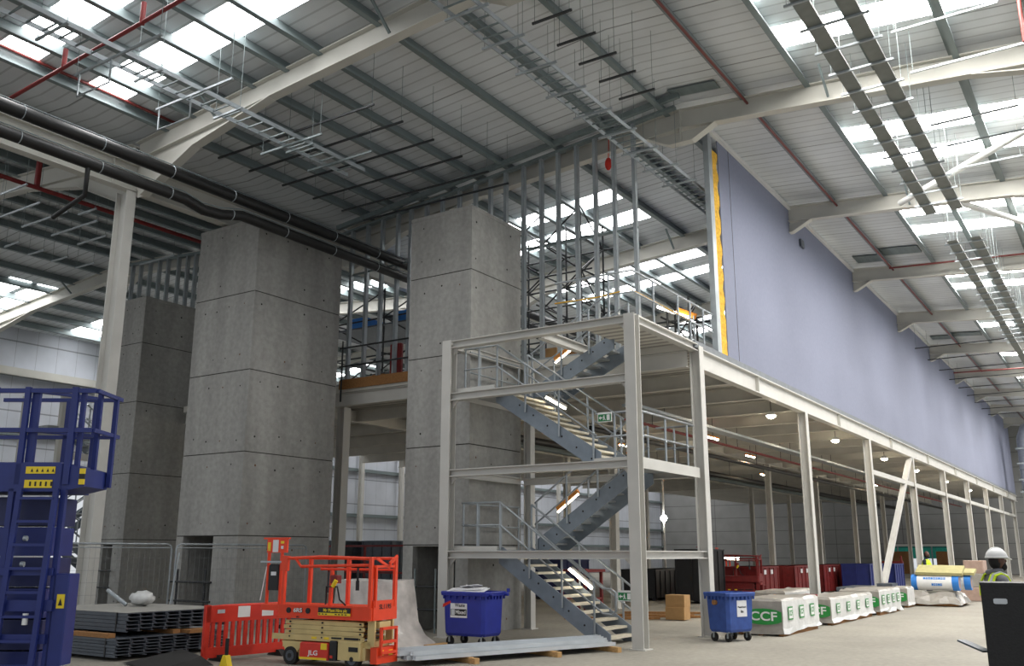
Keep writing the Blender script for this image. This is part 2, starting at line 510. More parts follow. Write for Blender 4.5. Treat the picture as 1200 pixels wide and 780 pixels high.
# ---------------------------------------------------------------- portal rafters
def portal():
    t = thing('portal_rafter', '', 'rafter', (0, 8.2, 0), kind='thing', group='white portal rafters under the roof')
    def P(y, z): return (0, 8.2 + y, z)
    for s, nm in ((-1, 'rafter'), (1, 'rafter')):
        MB().ibeam(P(0, 12.25), P(s * 11.2, 12.25 - 0.08 * 11.2), 0.5, 0.24, 0.025, 0.014).build(nm, M['steelgrey'], t)
        m = MB()
        pts = [(s * 6.5, 11.48), (s * 11.1, 12.0 - 0.08 * 11.1), (s * 11.1, 10.15), (s * 10.85, 10.15), (s * 9.0, 10.98)]
        m.prism(pts, (-0.01, 8.2, 0), (0, 1, 0), (0, 0, 1), (0.02, 0, 0))
        m.bar(P(s * 6.5, 11.48), P(s * 9.0, 10.98), 0.24, 0.025).bar(P(s * 9.0, 10.98), P(s * 10.85, 10.15), 0.24, 0.025)
        m.build('knee_haunch', M['steelgrey'], t)
    m = MB()
    m.prism([(-.9, 11.93), (.9, 11.93), (0.3, 11.62), (-0.3, 11.62)], (-0.01, 8.2, 0), (0, 1, 0), (0, 0, 1), (0.02, 0, 0))
    m.bar(P(-.9, 11.93), P(-0.3, 11.62), 0.24, 0.025).bar(P(-0.3, 11.62), P(0.3, 11.62), 0.24, 0.025).bar(P(0.3, 11.62), P(.9, 11.93), 0.24, 0.025)
    m.bar(P(-0.0, 11.62), P(-0.0, 12.5), 0.22, 0.03, (0, 1, 0))
    m.build('apex_haunch', M['steelgrey'], t)
    return t


FX = [12.55] + [19.95 + 8 * k for k in range(9)]
pf = portal()
for i, x in enumerate(FX):
    lab = 'white steel portal rafter, %s frame from the camera, crossing above the lilac wall line' % nth(i + 1)
    if i == 0:
        pf.location = (x, 8.2, 0); pf['label'] = 'nearest white portal rafter, rising from the big white column'
        bpy.context.view_layer.update(); XF[pf] = Matrix.Translation((x, 8.2, 0))
    else:
        dup(pf, (x, 8.2, 0), label=lab)
for i, x in enumerate(FX[:5]):
    dup(pf, (x, 30.8, 0), label='white steel portal rafter in the left-hand bay beyond the valley column, %s frame' % nth(i + 1))

# valley column and beam
t = thing('steel_column', 'tall white steel column at left, carrying the roof valley', 'column', (12.45, 19.62, 0), kind='thing')
MB().ibeam((12.45, 19.62, 0.02), (12.45, 19.62, 10.32), 0.44, 0.26, 0.03, 0.02, up=(0, 1, 0)).build('shaft', M['steel'], t)
MB().bx(12.2, 12.7, 19.35, 19.9, 0, 0.025).build('base_plate', M['steel'], t)
t = thing('valley_beam', 'deep white steel beam under the roof valley, behind the black pipes', 'beam', (12.25, 19.5, 10.33), kind='thing')
MB().ibeam((2, 19.5, 10.68), (40, 19.5, 10.68), 0.7, 0.26, 0.03, 0.016).build('girder', M['steelgrey'], t)
for x in (7.5, 11.9, 12.6, 19.7, 28, 36):
    MB().bx(x, x + 0.015, 19.38, 19.62, 10.36, 11.0).build('stiffener', M['steelgrey'], t)

# purlins, one line each
def purlin(y, label, group, x0=2.0, x1=XE):
    z = zr(y) - 0.15
    m = MB()
    m.bar((x0, y, z), (x1, y, z), 0.014, 0.27).bar((x0, y + 0.06, z + 0.13), (x1, y + 0.06, z + 0.13), 0.12, 0.014).bar((x0, y - 0.06, z - 0.13), (x1, y - 0.06, z - 0.13), 0.13, 0.014)
    m.bar((x0, y - 0.12, z - 0.11), (x1, y - 0.12, z - 0.11), 0.012, 0.045)
    m.build('purlin', M['galv'], label=label, cat='purlin', group=group, kind='thing', origin=(x0, y, z))


for k, y in enumerate((6.65, 5.12, 3.55, 2.0, 0.45, -1.1)):
    purlin(y, 'galvanised roof purlin, %s down from the ridge on the right-hand slope' % nth(k + 1), 'purlins on the right-hand slope')
for k, y in enumerate((8.6, 10.1, 11.65, 13.3, 14.3, 15.35, 16.4, 17.4, 18.4)):
    purlin(y, 'galvanised roof purlin, %s down from the ridge on the slope above the towers' % nth(k + 1), 'purlins above the towers')
for k, y in enumerate((20.6, 21.7, 22.8, 23.9, 25.0, 26.2, 27.6, 29.2, 30.7)):
    purlin(y, 'galvanised roof purlin, %s up from the valley beyond the white column' % nth(k + 1), 'purlins beyond the valley column', 2, 44)
for k, y in enumerate((32.6, 34.4, 36.0, 37.6, 39.2, 40.8)):
    purlin(y, 'galvanised roof purlin, %s down towards the far left eaves' % nth(k + 1), 'purlins near the far left eaves', 2, 44)
MB().bar((2, 41.7, 9.75), (60, 41.7, 9.75), 0.2, 0.35).build('eaves_beam', M['steelgrey'], label='pale beam along the top of the far left cladding', cat='beam', kind='thing')
for k, x in enumerate((20.0, 32.0, 36.0, 40.5, 45.0, 49.0, 60.0, 70.0, 80.0)):
    MB().ibeam((x, 41.6, 0), (x, 41.6, 9.6), 0.3, 0.25, up=(0, 1, 0)).build('wall_post', M['steel'], label='white column against the far left cladding, %s from the left' % nth(k + 1), cat='column', group='columns along the far left cladding', kind='thing')

# ---------------------------------------------------------------- concrete towers
def tower(label, x0, x1, y0, y1, zs, door, holes):
    t = thing('concrete_tower', label, 'tower', ((x0 + x1) / 2, (y0 + y1) / 2, 0), kind='thing')
    w = 0.2
    for k in range(len(zs) - 1):
        a, b = zs[k] + (0.012 if k else 0), zs[k + 1] - 0.012
        m = MB()
        m.bx(x0, x1, y0, y0 + w, a, b).bx(x0, x1, y1 - w, y1, a, b).bx(x1 - w, x1, y0 + w, y1 - w, a, b)
        if k == 0 and door:
            d0, d1, dz = door
            m.bx(x0, x0 + w, y0 + w, d0, a, b)
            if d1 < y1 - w: m.bx(x0, x0 + w, d1, y1 - w, a, b)
            if dz < b: m.bx(x0, x0 + w, d0, d1, dz, b)
        else:
            m.bx(x0, x0 + w, y0 + w, y1 - w, a, b)
        m.slot(1)
        h = b - a
        for j in range(holes):
            for zz_ in (a + 0.35, b - 0.35):
                if rnd.random() < .3: continue
                yy = y0 + (y1 - y0) * (j + 0.7) / (holes + 0.4)
                if k == 0 and door and door[0] - 0.1 < yy < door[1] + 0.1: continue
                m.slot(2 if (j + k) % 5 == 3 else 1)
                m.disc((x0 - 0.003, yy + rnd.uniform(-.09, .09), zz_ + rnd.uniform(-.08, .08)), (-1, 0, 0), rnd.uniform(.016, .027))
            for zz_ in (a + 0.35, b - 0.35):
                if rnd.random() < .3: continue
                m.slot(2 if (j + 2 * k) % 5 == 2 else 1)
                m.disc((x0 + (x1 - x0) * (j + 0.4) / (holes + 0.2) + rnd.uniform(-.12, .12), y0 - 0.003, zz_ + rnd.uniform(-.1, .1)), (0, -1, 0), rnd.uniform(.018, .03))
        m.build('concrete_panel', [M['concrete'], M['hole'], M['rust']], t)
    for z in zs[1:-1]:
        MB().bx(x0 + 0.012, x1 - 0.012, y0 + 0.012, y1 - 0.012, z - 0.013, z + 0.013).build('joint_seal', M['joint'], t)
    m = MB().bx(x0 - 0.012, x1 + 0.012, y0 - 0.012, y1 + 0.012, zs[-1] - 0.1, zs[-1])
    m.build('top_slab', M['concrete'], t)
    return t


tower('concrete core tower beside the white stair frame', 17.2, 19.38, 12.6, 14.5, [0, 1.93, 4.2, 6.37, 8.42, 10.05], (12.95, 14.2, 1.9), 3)
tower('largest concrete tower, just right of the white column, doorway at its foot', 15.25, 18.31, 18.0, 20.32, [0, 2.15, 4.17, 6.22, 8.26, 10.24], (18.9, 20.05, 2.15), 4)
tower('shaded concrete tower standing furthest back behind the white column', 17.65, 21.0, 26.1, 27.3, [0, 2.14, 4.17, 6.44, 8.37, 9.92], (26.6, 27.1, 2.0), 3)
# ---------------------------------------------------------------- mezzanine
MX, MY = 19.45, 30.4
MB().bx(MX, 86.8, PW + 0.02, MY, 6.3, 6.5).build('floor_mezzanine', [M['soffit']], origin=(0, 0, 0), kind='structure', label='mezzanine deck carried on the white columns')
MB().bx(MX + 0.1, 86.8, PW - 0.06, PW + 0.02, 6.36, 6.52).build('trim_4', M['slabedge'], origin=(0, 0, 0), kind='structure', label='grey slab edge strip below the lilac partition')
CX = [19.75] + [27.9 + 8 * k for k in range(8)]
t = thing('edge_beam', 'long white edge beam along the mezzanine under the lilac partition', 'beam', (53, PW, 5.88), kind='thing')
MB().ibeam((19.85, PW, 6.12), (86.6, PW, 6.12), 0.48, 0.2, 0.03, 0.02).build('girder', M['steel'], t)
for x in CX[:-1]:
    MB().bx(x + 4, x + 4.02, PW - 0.1, PW + 0.1, 5.91, 6.33).build('stiffener', M['steelgrey'], t)


def column(name, x, y, z, label, group, w=0.25, mt='steel', cat='column', upax=(0, 1, 0)):
    t = thing(name, label, cat, (x, y, 0), kind='thing', group=group)
    MB().ibeam((x, y, 0.02), (x, y, z), w, w, 0.02, 0.014, up=upax).build('shaft', M[mt], t)
    MB().bx(x - w * .75, x + w * .75, y - w * .75, y + w * .75, 0, 0.022).build('base_plate', M[mt], t)
    return t


for k, x in enumerate(CX):
    column('steel_column', x, PW, 5.88 if k else 6.4, ('white column where the stair frame meets the mezzanine edge, behind the blue bin' if k == 0 else
           'white mezzanine edge column below the lilac wall, %s along from the stair frame' % nth(k)), 'white columns along the mezzanine edge')
for r, y in enumerate((14.45, 20.9)):
    for k, x in enumerate([27.9 + 8 * j for j in range(7)]):
        column('steel_column', x, y, 5.9, 'grey column under the mezzanine, %s row in from the lilac wall, %s along' % (('second', 'third')[r], nth(k + 1)), 'inner columns under the mezzanine', 0.25, 'beamgrey')
    t = thing('spine_beam', 'dark longitudinal beam under the mezzanine, %s row in from the lilac wall' % ('second', 'third')[r], 'beam', (53, y, 5.9), kind='thing')
    MB().ibeam((MX + .1, y, 6.08), (86.6, y, 6.08), 0.36, 0.2).build('girder', M['beamgrey'], t)
column('steel_column', 19.3, 12.3, 6.3, 'white column just behind the stair, against the concrete tower', 'white columns along the mezzanine edge', 0.2)
column('steel_column', 19.75, 19.05, 5.9, 'white column in the gap between the two nearer concrete towers', 'white columns along the mezzanine edge', 0.28)
column('steel_column', 26.5, 21.6, 5.9, 'slim white column further back in the gap between the towers', 'white columns along the mezzanine edge', 0.24)
for k in range(16):
    x = MX + 0.12 + 2.67 * k
    MB().ibeam((x, PW + 0.15, 6.1), (x, MY, 6.1), 0.38, 0.16).build('floor_beam', M['beamgrey' if k else 'steel'], label='cross beam under the mezzanine deck, %s back from the open end' % nth(k + 1), cat='beam', group='cross beams under the mezzanine', kind='thing')

# wind bracing below the lilac wall
MB().bar((36.15, PW, 0.3), (43.7, PW, 5.85), 0.18, 0.2, (0, 1, 0)).build('diagonal_brace', M['steel'], label='white diagonal brace between two mezzanine edge columns', cat='brace', kind='thing')
MB().bar((36.0, PW, 4.7), (83.9, PW, 4.66), 0.16, 0.18).build('tie_beam', M['steel'], label='white horizontal tie under the mezzanine edge beam at the far end', cat='beam', kind='thing')

# lamps under the mezzanine
for k, (x, z) in enumerate(((27.4, 5.78), (34.6, 5.75), (42.5, 5.75), (49.5, 5.75), (58.0, 5.75), (67.0, 5.75))):
    t = thing('pendant_lamp', 'small lit lamp hanging under the mezzanine edge, %s from the stair' % nth(k + 1), 'lamp', (x, 8.8, z), group='lamps under the mezzanine edge')
    MB().tube((x, 8.8, z + 0.13), (x, 8.8, 6.3), 0.012, 5).build('cord', M['black'], t)
    MB().tube((x, 8.8, z + 0.02), (x, 8.8, z + 0.14), 0.16, 12, 0.07).build('lamp_shade', M['white'], t)
    MB().ball((x, 8.8, z), 0.13, 0.13, 0.07, 10, 5).build('bulb', M['lamp'], t)
t = thing('flood_light', 'bright round work light fixed to a thin post under the mezzanine', 'lamp', (40.1, 18.2, 0))
MB().tube((40.1, 18.2, 0), (40.1, 18.2, 5.9), 0.06, 6).build('post', M['beamgrey'], t)
MB().tube((40.0, 18.15, 3.32), (39.9, 18.1, 3.32), 0.15, 12).build('reflector', M['floodlamp'], t)
for k, (x, y) in enumerate(((30, 15), (33, 16.2), (38, 18), (29.5, 11.5), (36, 12.5), (26.5, 17.5), (45, 15), (55, 12))):
    t = thing('hanging_lamp', 'dim warm batten lamp under the mezzanine deck, %s from the stair' % nth(k + 1), 'lamp', (x, y, 5.5), group='batten lamps under the deck')
    MB().bx(x - .5, x + .5, y - .05, y + .05, 5.52, 5.58).build('casing', M['orangecase'], t)
    MB().tube((x, y, 5.58), (x, y, 6.3), .01, 5).build('cord', M['black'], t)
    MB().tube((x - .48, y, 5.5), (x + .48, y, 5.5), 0.02, 6).build('glowing_tube', M['lamp'], t)
# galvanised tray under the deck
MB().bar((20.6, 10.2, 5.35), (60, 10.2, 5.35), 0.35, 0.07).build('cable_tray', M['galvlight'], label='galvanised tray running lengthways under the mezzanine deck', cat='cable tray')
for k, (y, z, r, c) in enumerate(((11.2, 5.3, .035, 'darkred'), (11.6, 5.4, .03, 'darkred'), (12.6, 5.2, .08, 'black'), (16.0, 5.3, .12, 'black'), (17.0, 5.3, .1, 'galv'))):
    t = thing('service_pipe', '%s pipe slung under the mezzanine deck, %s in from the edge' % ('dark red' if c == 'darkred' else 'black' if c == 'black' else 'grey', nth(k + 1)), 'pipe', (23, y, z), group='pipes under the mezzanine')
    MB().tube((23, y, z), (80, y, z), r, 8).build('pipe_run', M[c], t)
    for x in range(25, 80, 6):
        MB().tube((x, y, z), (x, y, 6.3), .012, 5).build('hanger_rod', M['scaff'], t)

# ---------------------------------------------------------------- stud wall on the mezzanine edge
SX = 19.6
ys = [9.36, 9.92, 10.46, 11.0, 11.56, 12.08, 12.64, 13.22, 13.73, 14.24, 14.8, 15.4, 15.97, 16.55, 17.04, 17.64, 18.22, 18.84]
ysb = [26.3, 26.75, 27.25, 27.85, 28.35, 28.9, 29.45, 29.95]
trk = lambda y: 12.46 - 0.106 * (y - 8.1)
trk2 = lambda y: 11.0 + 0.07 * (y - 26)


def stud(y, z0, z1, label, group, x=SX, d=0.13, w=0.085):
    m = MB()
    m.bx(x - d / 2, x + d / 2, y - w / 2, y - w / 2 + 0.006, z0, z1)
    m.bx(x - d / 2, x - d / 2 + 0.006, y - w / 2, y + w / 2, z0, z1).bx(x + d / 2 - 0.006, x + d / 2, y - w / 2, y + w / 2, z0, z1)
    m.build('wall_stud', M['stud'], label=label, cat='stud', group=group, kind='thing')


for k, y in enumerate(ys):
    stud(y, 6.5, trk(y), 'upright galvanised wall stud on the mezzanine edge, %s left of the lilac wall' % nth(k + 1), 'studs on the mezzanine edge')
for k, y in enumerate(ysb):
    stud(y, 9.92 if y < 27.3 else 6.5, 11.9 + 0.07 * (y - 26), 'galvanised stud above the furthest concrete tower, %s from the right' % nth(k + 1), 'studs above the furthest tower')
m = MB().bar((SX, 8.2, trk(8.2)), (SX, 19.3, trk(19.3)), 0.16, 0.07).bar((SX - 0.22, 8.0, trk(8.0) + 0.16), (SX - 0.22, 19.3, trk(19.3) + 0.16), 0.12, 0.14)
m.build('head_track', M['galv'], label='dark head track at the roof, over the row of wall studs', cat='track', kind='thing')
MB().bar((SX, 25.9, 11.92), (SX, 30.2, 12.2), 0.16, 0.09).build('head_track', M['galv'], label='short head track over the studs above the furthest tower', cat='track', kind='thing')
m = MB()
for (a, b) in ((8.0, 12.6), (14.5, 19.2)):
    m.bx(SX - 0.07, SX + 0.07, a, b, 6.5, 6.56)
m.build('floor_track', M['stud'], label='floor track under the row of wall studs', cat='track', kind='thing')
for k, (z, y0, y1) in enumerate(((10.0, 14.6, 19.0), (9.55, 9.3, 12.5))):
    MB().bar((SX + 0.02, y0, z), (SX + 0.02, y1, z + (0.0 if k else -0.1)), 0.05, 0.05).build('stud_noggin', M['galv'], label=('horizontal noggin across the studs between the two nearer towers', 'horizontal noggin across the studs right of the concrete tower')[k], cat='noggin', kind='thing')
# open end of the lilac partition
t = thing('end_stud', 'pair of galvanised end studs at the open edge of the lilac wall', 'stud', (21.25, 8.06, 6.5), kind='thing')
MB().bx(21.12, 21.26, 7.98, 8.12, 6.5, 12.5).build('upright', M['stud'], t)
MB().bx(21.3, 21.42, 8.0, 8.1, 6.5, 12.3).build('upright', M['galvlight'], t)
m = MB()
n = 40
top, bot = 12.0, 6.53
L = []
for i in range(n + 1):
    z = bot + (top - bot) * i / n
    L.append((21.8 + 0.06 * math.sin(i * 1.3) + rnd.uniform(-.03, .05) + (0.14 * max(0, 1 - (z - bot) / 1.1)), z))
poly = [(21.44, bot), *[(p[0], p[1]) for p in L], (21.44, top)]
for i in range(n):
    m.add([(21.44, 8.02 + .02 * (i % 2), L[i][1]), (L[i][0], 8.015, L[i][1]), (L[i + 1][0], 8.015, L[i + 1][1]), (21.44, 8.02 + .02 * ((i + 1) % 2), L[i + 1][1])], [(0, 1, 2, 3)])
    m.add([(21.44, 8.12, L[i][1]), (21.44, 8.12, L[i + 1][1]), (L[i + 1][0], 8.12, L[i + 1][1]), (L[i][0], 8.12, L[i][1])], [(0, 1, 2, 3)])
    m.add([(21.44, 8.02, L[i][1]), (21.44, 8.02, L[i + 1][1]), (21.44, 8.12, L[i + 1][1]), (21.44, 8.12, L[i][1])], [(0, 1, 2, 3)])
m.build('insulation_strip', M['insul'], label='ragged yellow insulation showing at the open edge of the lilac wall', cat='insulation')
MB().bx(28.9, 29.25, 7.93, 8.0, 11.45, 11.7).build('junction_box', M['deckgrey'], label='small grey box high on the lilac wall', cat='box')

# toe boards and guard rails along the open mezzanine edge
MB().bx(19.38, 19.43, 14.55, 18.95, 6.38, 6.66).build('toe_board', M['plank'], label='brown timber toe board between the two nearer towers', cat='board')
def guard(y0, y1, label, x=19.38, n=4):
    t = thing('guard_rail', label, 'guard rail', (x, (y0 + y1) / 2, 6.4))
    for z in (7.05, 7.6):
        MB().tube((x, y0, z), (x, y1, z), 0.027, 7).build('rail', M['scaff'], t)
    for i in range(n):
        y = y0 + 0.15 + (y1 - y0 - 0.3) * i / (n - 1)
        MB().tube((x - .06, y, 6.0), (x - .06, y, 7.8), 0.027, 7).build('post', M['scaff'], t)
guard(14.6, 18.95, 'dark scaffold guard rail between the two nearer towers', n=2)

# ---------------------------------------------------------------- scaffold towers standing on the mezzanine
def scaffold(label, xs, ysc, z0, z1, lift, board=None, tilt=0.0):
    t = thing('scaffold_tower', label, 'scaffold', ((xs[0] + xs[-1]) / 2, (ysc[0] + ysc[-1]) / 2, z0), group='scaffolds above the mezzanine')
    for x in xs:
        for y in ysc:
            MB().tube((x, y, z0), (x + tilt, y, z1 + rnd.uniform(-.5, .3)), 0.03, 7).build('standard', M['scaff'], t)
    z = z0 + 0.3
    k = 0
    while z < z1 - 0.2:
        for x in xs:
            MB().tube((x + .04, ysc[0] - .35, z), (x + .04, ysc[-1] + .35, z), 0.027, 6).build('ledger', M['scaff'], t)
        for y in ysc:
            MB().tube((xs[0] - .3, y + .04, z + .06), (xs[-1] + .3, y + .04, z + .06), 0.027, 6).build('transom', M['scaff'], t)
        for i in range(len(ysc) - 1):
            a, b = (ysc[i], ysc[i + 1]) if k % 2 else (ysc[i + 1], ysc[i])
            MB().tube((xs[0], a, z), (xs[0], b, min(z + lift, z1)), 0.025, 6).build('brace', M['scaff'], t)
            MB().tube((xs[-1], b, z), (xs[-1], a, min(z + lift, z1)), 0.025, 6).build('brace', M['scaff'], t)
        a, b = (xs[0], xs[-1]) if k % 2 else (xs[-1], xs[0])
        MB().tube((a, ysc[0], z), (b, ysc[0], min(z + lift, z1)), 0.025, 6).build('brace', M['scaff'], t)
        z += lift; k += 1
    if board:
        MB().bx(xs[0] - .1, xs[-1] + .1, ysc[0] - .2, ysc[-1] + .2, board, board + 0.05).build('platform', M['deckgrey'], t)
    return t


scaffold('dark scaffold tower just right of the concrete tower, behind the studs', (22.6, 24.0), (12.6, 13.9, 15.3), 6.5, 11.9, 1.0)
scaffold('dark scaffold seen through the studs between the two nearer towers', (22.2, 24.6), (17.6, 19.8, 22.2), 6.5, 10.2, 1.25, board=9.0)
scaffold('short scaffold stub beside the open end of the lilac wall', (21.6, 22.1), (8.9, 9.5), 6.5, 8.1, 0.8)
scaffold('low scaffold far behind the stair top on the mezzanine', (27.0, 29.0), (14.0, 16.5, 19.0), 6.5, 9.0, 1.1, board=8.0)
for k, (y, c) in enumerate(((21.1, 0), (19.1, 1))):
    MB().rbx(22.7, 23.9, y, y + 0.75, 9.06, 9.6).build('blue_crate', M['printblue'], label=('blue crate on the scaffold platform, left one in the tower gap', 'blue crate on the scaffold platform, next to the concrete tower')[k], cat='crate')
for k, y in enumerate((16.55, 17.3)):
    MB().rbx(20.2, 20.3, y, y + 0.45, 6.55, 7.75).build('red_sheet', M['darkred'], label=('dark red panel standing behind the toe board, right-hand one', 'dark red panel standing behind the toe board, left-hand one')[k], cat='panel')
t = thing('mezzanine_lamp', 'lit tube in an orange casing above the stair head by the lilac wall', 'lamp', (21, 9.05, 7.4))
MB().bar((21, 9.5, 7.86), (21, 8.65, 7.46), 0.05, 0.06).build('glowing_tube', M['tube'], t)
MB().bar((21.08, 9.0, 7.72), (21.08, 8.5, 7.48), 0.05, 0.14).build('casing', M['orangecase'], t)
MB().tube((21.05, 8.55, 6.5), (21.05, 8.55, 7.5), 0.02, 6).build('stand', M['rail'], t)
MB().bx(20.6, 21.0, 9.2, 9.7, 6.5, 6.75).build('timber_offcut', M['timber'], label='pale timber offcut on the deck at the stair head', cat='timber')
t = thing('hanging_reel', 'small red reel hanging on a cord among the studs', 'reel', (19.9, 10.23, 11.4))
MB().ball((19.9, 10.23, 11.55), 0.06, 0.1, 0.18, 10, 6).build('reel', M['jlgred'], t)
MB().tube((19.9, 10.23, 11.6), (19.9, 10.2, 12.3), 0.012, 5).build('cord', M['jlgorange'], t)
# loose rubbish on the mezzanine seen through the studs
for k, (x, y, w, h, c) in enumerate(((20.6, 18.3, .5, .5, 'plank'), (20.5, 15.2, .9, .35, 'deckgrey'), (21.0, 11.2, .9, .5, 'plank'), (20.7, 12.3, .5, .6, 'card'))):
    MB().rbx(x, x + .7, y, y + w, 6.5, 6.5 + h).build('site_box', M[c], label=('brown box on the mezzanine by the left tower', 'grey metal box on the mezzanine in the tower gap', 'wooden box on the mezzanine behind the stair top', 'cardboard box on the mezzanine beside the right tower')[k], cat='box')

# ---------------------------------------------------------------- stair tower
T = thing('stair_tower', 'white steel stair frame with zigzag grey stairs at the end of the mezzanine', 'stair', (17.8, 10.3, 0), kind='thing')
FXs = 16.4
LY, RY = 12.6, 8.0
for (x, y, z, nm) in ((FXs, RY, 6.46, 'post'), (FXs, LY, 6.46, 'post')):
    MB().ibeam((x, y, 0.02), (x, y, z), 0.24, 0.24, 0.022, 0.016, up=(1, 0, 0)).bx(x - .17, x + .17, y - .17, y + .17, 0, .02).build(nm, M['steel'], T)
for z, h in ((6.36, .17), (5.16, .17), (3.46, .16), (1.72, .16)):
    MB().ibeam((FXs, RY + .1, z), (FXs, LY - .1, z), h, 0.2, 0.02, 0.014).build('front_beam', M['steel'], T)
    MB().prism([(0, 0), (.16, 0), (0, -.16)], (FXs - .01, LY - .12, z - h / 2), (0, -1, 0), (0, 0, 1), (.02, 0, 0)).build('gusset', M['steel'], T)
    MB().prism([(0, 0), (.16, 0), (0, -.16)], (FXs - .01, RY + .12, z - h / 2), (0, 1, 0), (0, 0, 1), (.02, 0, 0)).build('gusset', M['steel'], T)
for z, h in ((6.36, .17), (1.72, .16)):
    MB().ibeam((FXs + .1, RY, z), (19.65, RY, z), h, 0.18, 0.02, 0.014).build('side_beam', M['steel'], T)
MB().ibeam((FXs + .1, 10.2, 6.34), (19.3, 10.2, 6.34), .2, .16).build('side_beam', M['steel'], T)
MB().ibeam((FXs + .1, LY - .1, 6.34), (19.2, LY - .1, 6.34), .17, .14).build('side_beam', M['steel'], T)
MB().ibeam((FXs + .1, LY - .1, 3.46), (19.2, LY - .1, 3.46), .16, .14).build('side_beam', M['steel'], T)
MB().ibeam((19.2, RY + .1, 3.44), (19.2, LY - .2, 3.44), .16, .14).build('side_beam', M['steel'], T)


def landing(x0, x1, y0, y1, z, ed, edge_y=None):
    m = MB().bx(x0, x1, y0, y1, z - 0.05, z)
    l = m.build('landing', M['treadgrey'], T)
    e = MB()
    e.bx(x0, x1, y0 - .02, y0, z - .16, z + .06) if ed == 'r' else e.bx(x0, x1, y1, y1 + .02, z - .16, z + .06)
    e.bx(x0 - .02, x0, y0, y1, z - .12, z + .07)
    e.build('toe_plate', M['steel'], l)


landing(16.55, 19.15, 11.35, 12.5, 1.82, 'l')
landing(16.55, 19.55, 7.98, 8.98, 3.54, 'r')
landing(16.55, 19.15, 11.45, 12.5, 5.3, 'l')
MB().bx(16.55, 19.5, 7.98, 9.4, 6.44, 6.5).build('landing', M['soffit'], T)


def flight(x0, x1, ya, za, yb, zb, n, tm, sd=0.26):
    """stringers from the low end (ya, za) to the high end (yb, zb)"""
    go, ri = (yb - ya) / n, (zb - za) / n
    m = MB()
    ext = 0.18
    for x in (x0, x1 - .03):
        d = 1 if yb > ya else -1
        pts = [(ya - d * ext * .2, za - .0), (ya + d * .28, za - .0), (yb + d * .1, zb - sd - .02), (yb + d * .1, zb + .05), (yb, zb + .05), (ya - d * ext * .2, za + ri + .06)]
        m.prism(pts, (x, 0, 0), (0, 1, 0), (0, 0, 1), (.03, 0, 0))
    s = m.build('stringer', M['stair'], T)
    for i in range(1, n):
        y, z = ya + go * (i - .5), za + ri * i
        MB().bx(x0 + .03, x1 - .03, min(y - abs(go) * .62, y + abs(go) * .62), max(y - abs(go) * .62, y + abs(go) * .62), z - .045, z).build('tread', M[tm], s)
    m = MB()
    for k in range(7):
        f = (k + .5) / 7
        m.disc((x0 - .002, ya + (yb - ya) * f, za + (zb - za) * f - .03), (-1, 0, 0), .022)
    m.build('bolt', M['hole'], s)


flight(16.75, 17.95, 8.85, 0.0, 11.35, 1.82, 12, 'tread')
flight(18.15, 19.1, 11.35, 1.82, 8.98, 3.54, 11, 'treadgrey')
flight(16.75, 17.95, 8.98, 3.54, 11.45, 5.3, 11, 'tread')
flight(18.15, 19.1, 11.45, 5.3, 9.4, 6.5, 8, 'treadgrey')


def rails(p, posts, hgt=1.0, x=None, extra=None):
    m = MB()
    m.path([(q[0], q[1], q[2] + hgt) for q in p] + (extra or []), 0.024, 8)
    m.path([(q[0], q[1], q[2] + hgt * .52) for q in p], 0.02, 7)
    for q in posts:
        m.tube((q[0], q[1], q[2] - .06), (q[0], q[1], q[2] + hgt), 0.024, 8)
        m.ball((q[0], q[1], q[2] + hgt * .52), .036, n=8, m=5)
    m.build('handrail', M['rail'], T)


def on(p, q, f):
    return tuple(p[i] + (q[i] - p[i]) * f for i in range(3))


# first flight and low landing
for x in (16.72, 17.98):
    a, b, c = (x, 8.95, .08), (x, 11.4, 1.82), (x, 12.42, 1.82)
    loop = [(x, 8.75, 1.08 - .02), (x, 8.66, 1.0), (x, 8.66, .66), (x, 8.75, .58), (x, 8.95, .6)]
    if x < 17:
        rails([a, b, c], [on(a, b, .08), on(a, b, .38), on(a, b, .7), b, (x, 12.0, 1.82), (x, 12.38, 1.82)], extra=None)
        m = MB().path([a[:2] + (1.08,)] + loop, 0.024, 8).build('handrail_return', M['rail'], T)
    else:
        rails([a, b], [on(a, b, .08), on(a, b, .5), b])
        MB().path([a[:2] + (1.08,)] + loop, 0.024, 8).build('handrail_return', M['rail'], T)
rails([(17.0, 12.45, 1.82), (19.1, 12.45, 1.82)], [(17.4, 12.45, 1.82), (18.3, 12.45, 1.82), (19.05, 12.45, 1.82)])
for x in (18.12, 19.13):
    a, b = (x, 11.4, 1.86), (x, 9.0, 3.56)
    rails([a, b], [on(a, b, .02), on(a, b, .35), on(a, b, .68), b])
# middle landing
rails([(16.72, 8.04, 3.54), (19.45, 8.04, 3.54), (19.45, 8.95, 3.54)], [(16.85, 8.04, 3.5), (17.95, 8.04, 3.5), (19.1, 8.04, 3.5), (19.45, 8.5, 3.5)])
for x in (16.72, 17.98):
    a, b, c = (x, 9.02, 3.58), (x, 11.5, 5.3), (x, 12.42, 5.3)
    pts = [a, b, c] if x < 17 else [a, b]
    rails(pts, [on(a, b, .03), on(a, b, .36), on(a, b, .7), b] + ([(x, 12.0, 5.3), (x, 12.38, 5.3)] if x < 17 else []))
rails([(16.72, 8.2, 3.54), (16.72, 9.02, 3.54)], [(16.72, 8.6, 3.54)])
rails([(17.0, 12.45, 5.3), (19.1, 12.45, 5.3)], [(17.4, 12.45, 5.3), (18.3, 12.45, 5.3), (19.05, 12.45, 5.3)])
for x in (18.12, 19.13):
    a, b = (x, 11.5, 5.34), (x, 9.4, 6.52)
    rails([a, b], [on(a, b, .02), on(a, b, .4), on(a, b, .75), b])
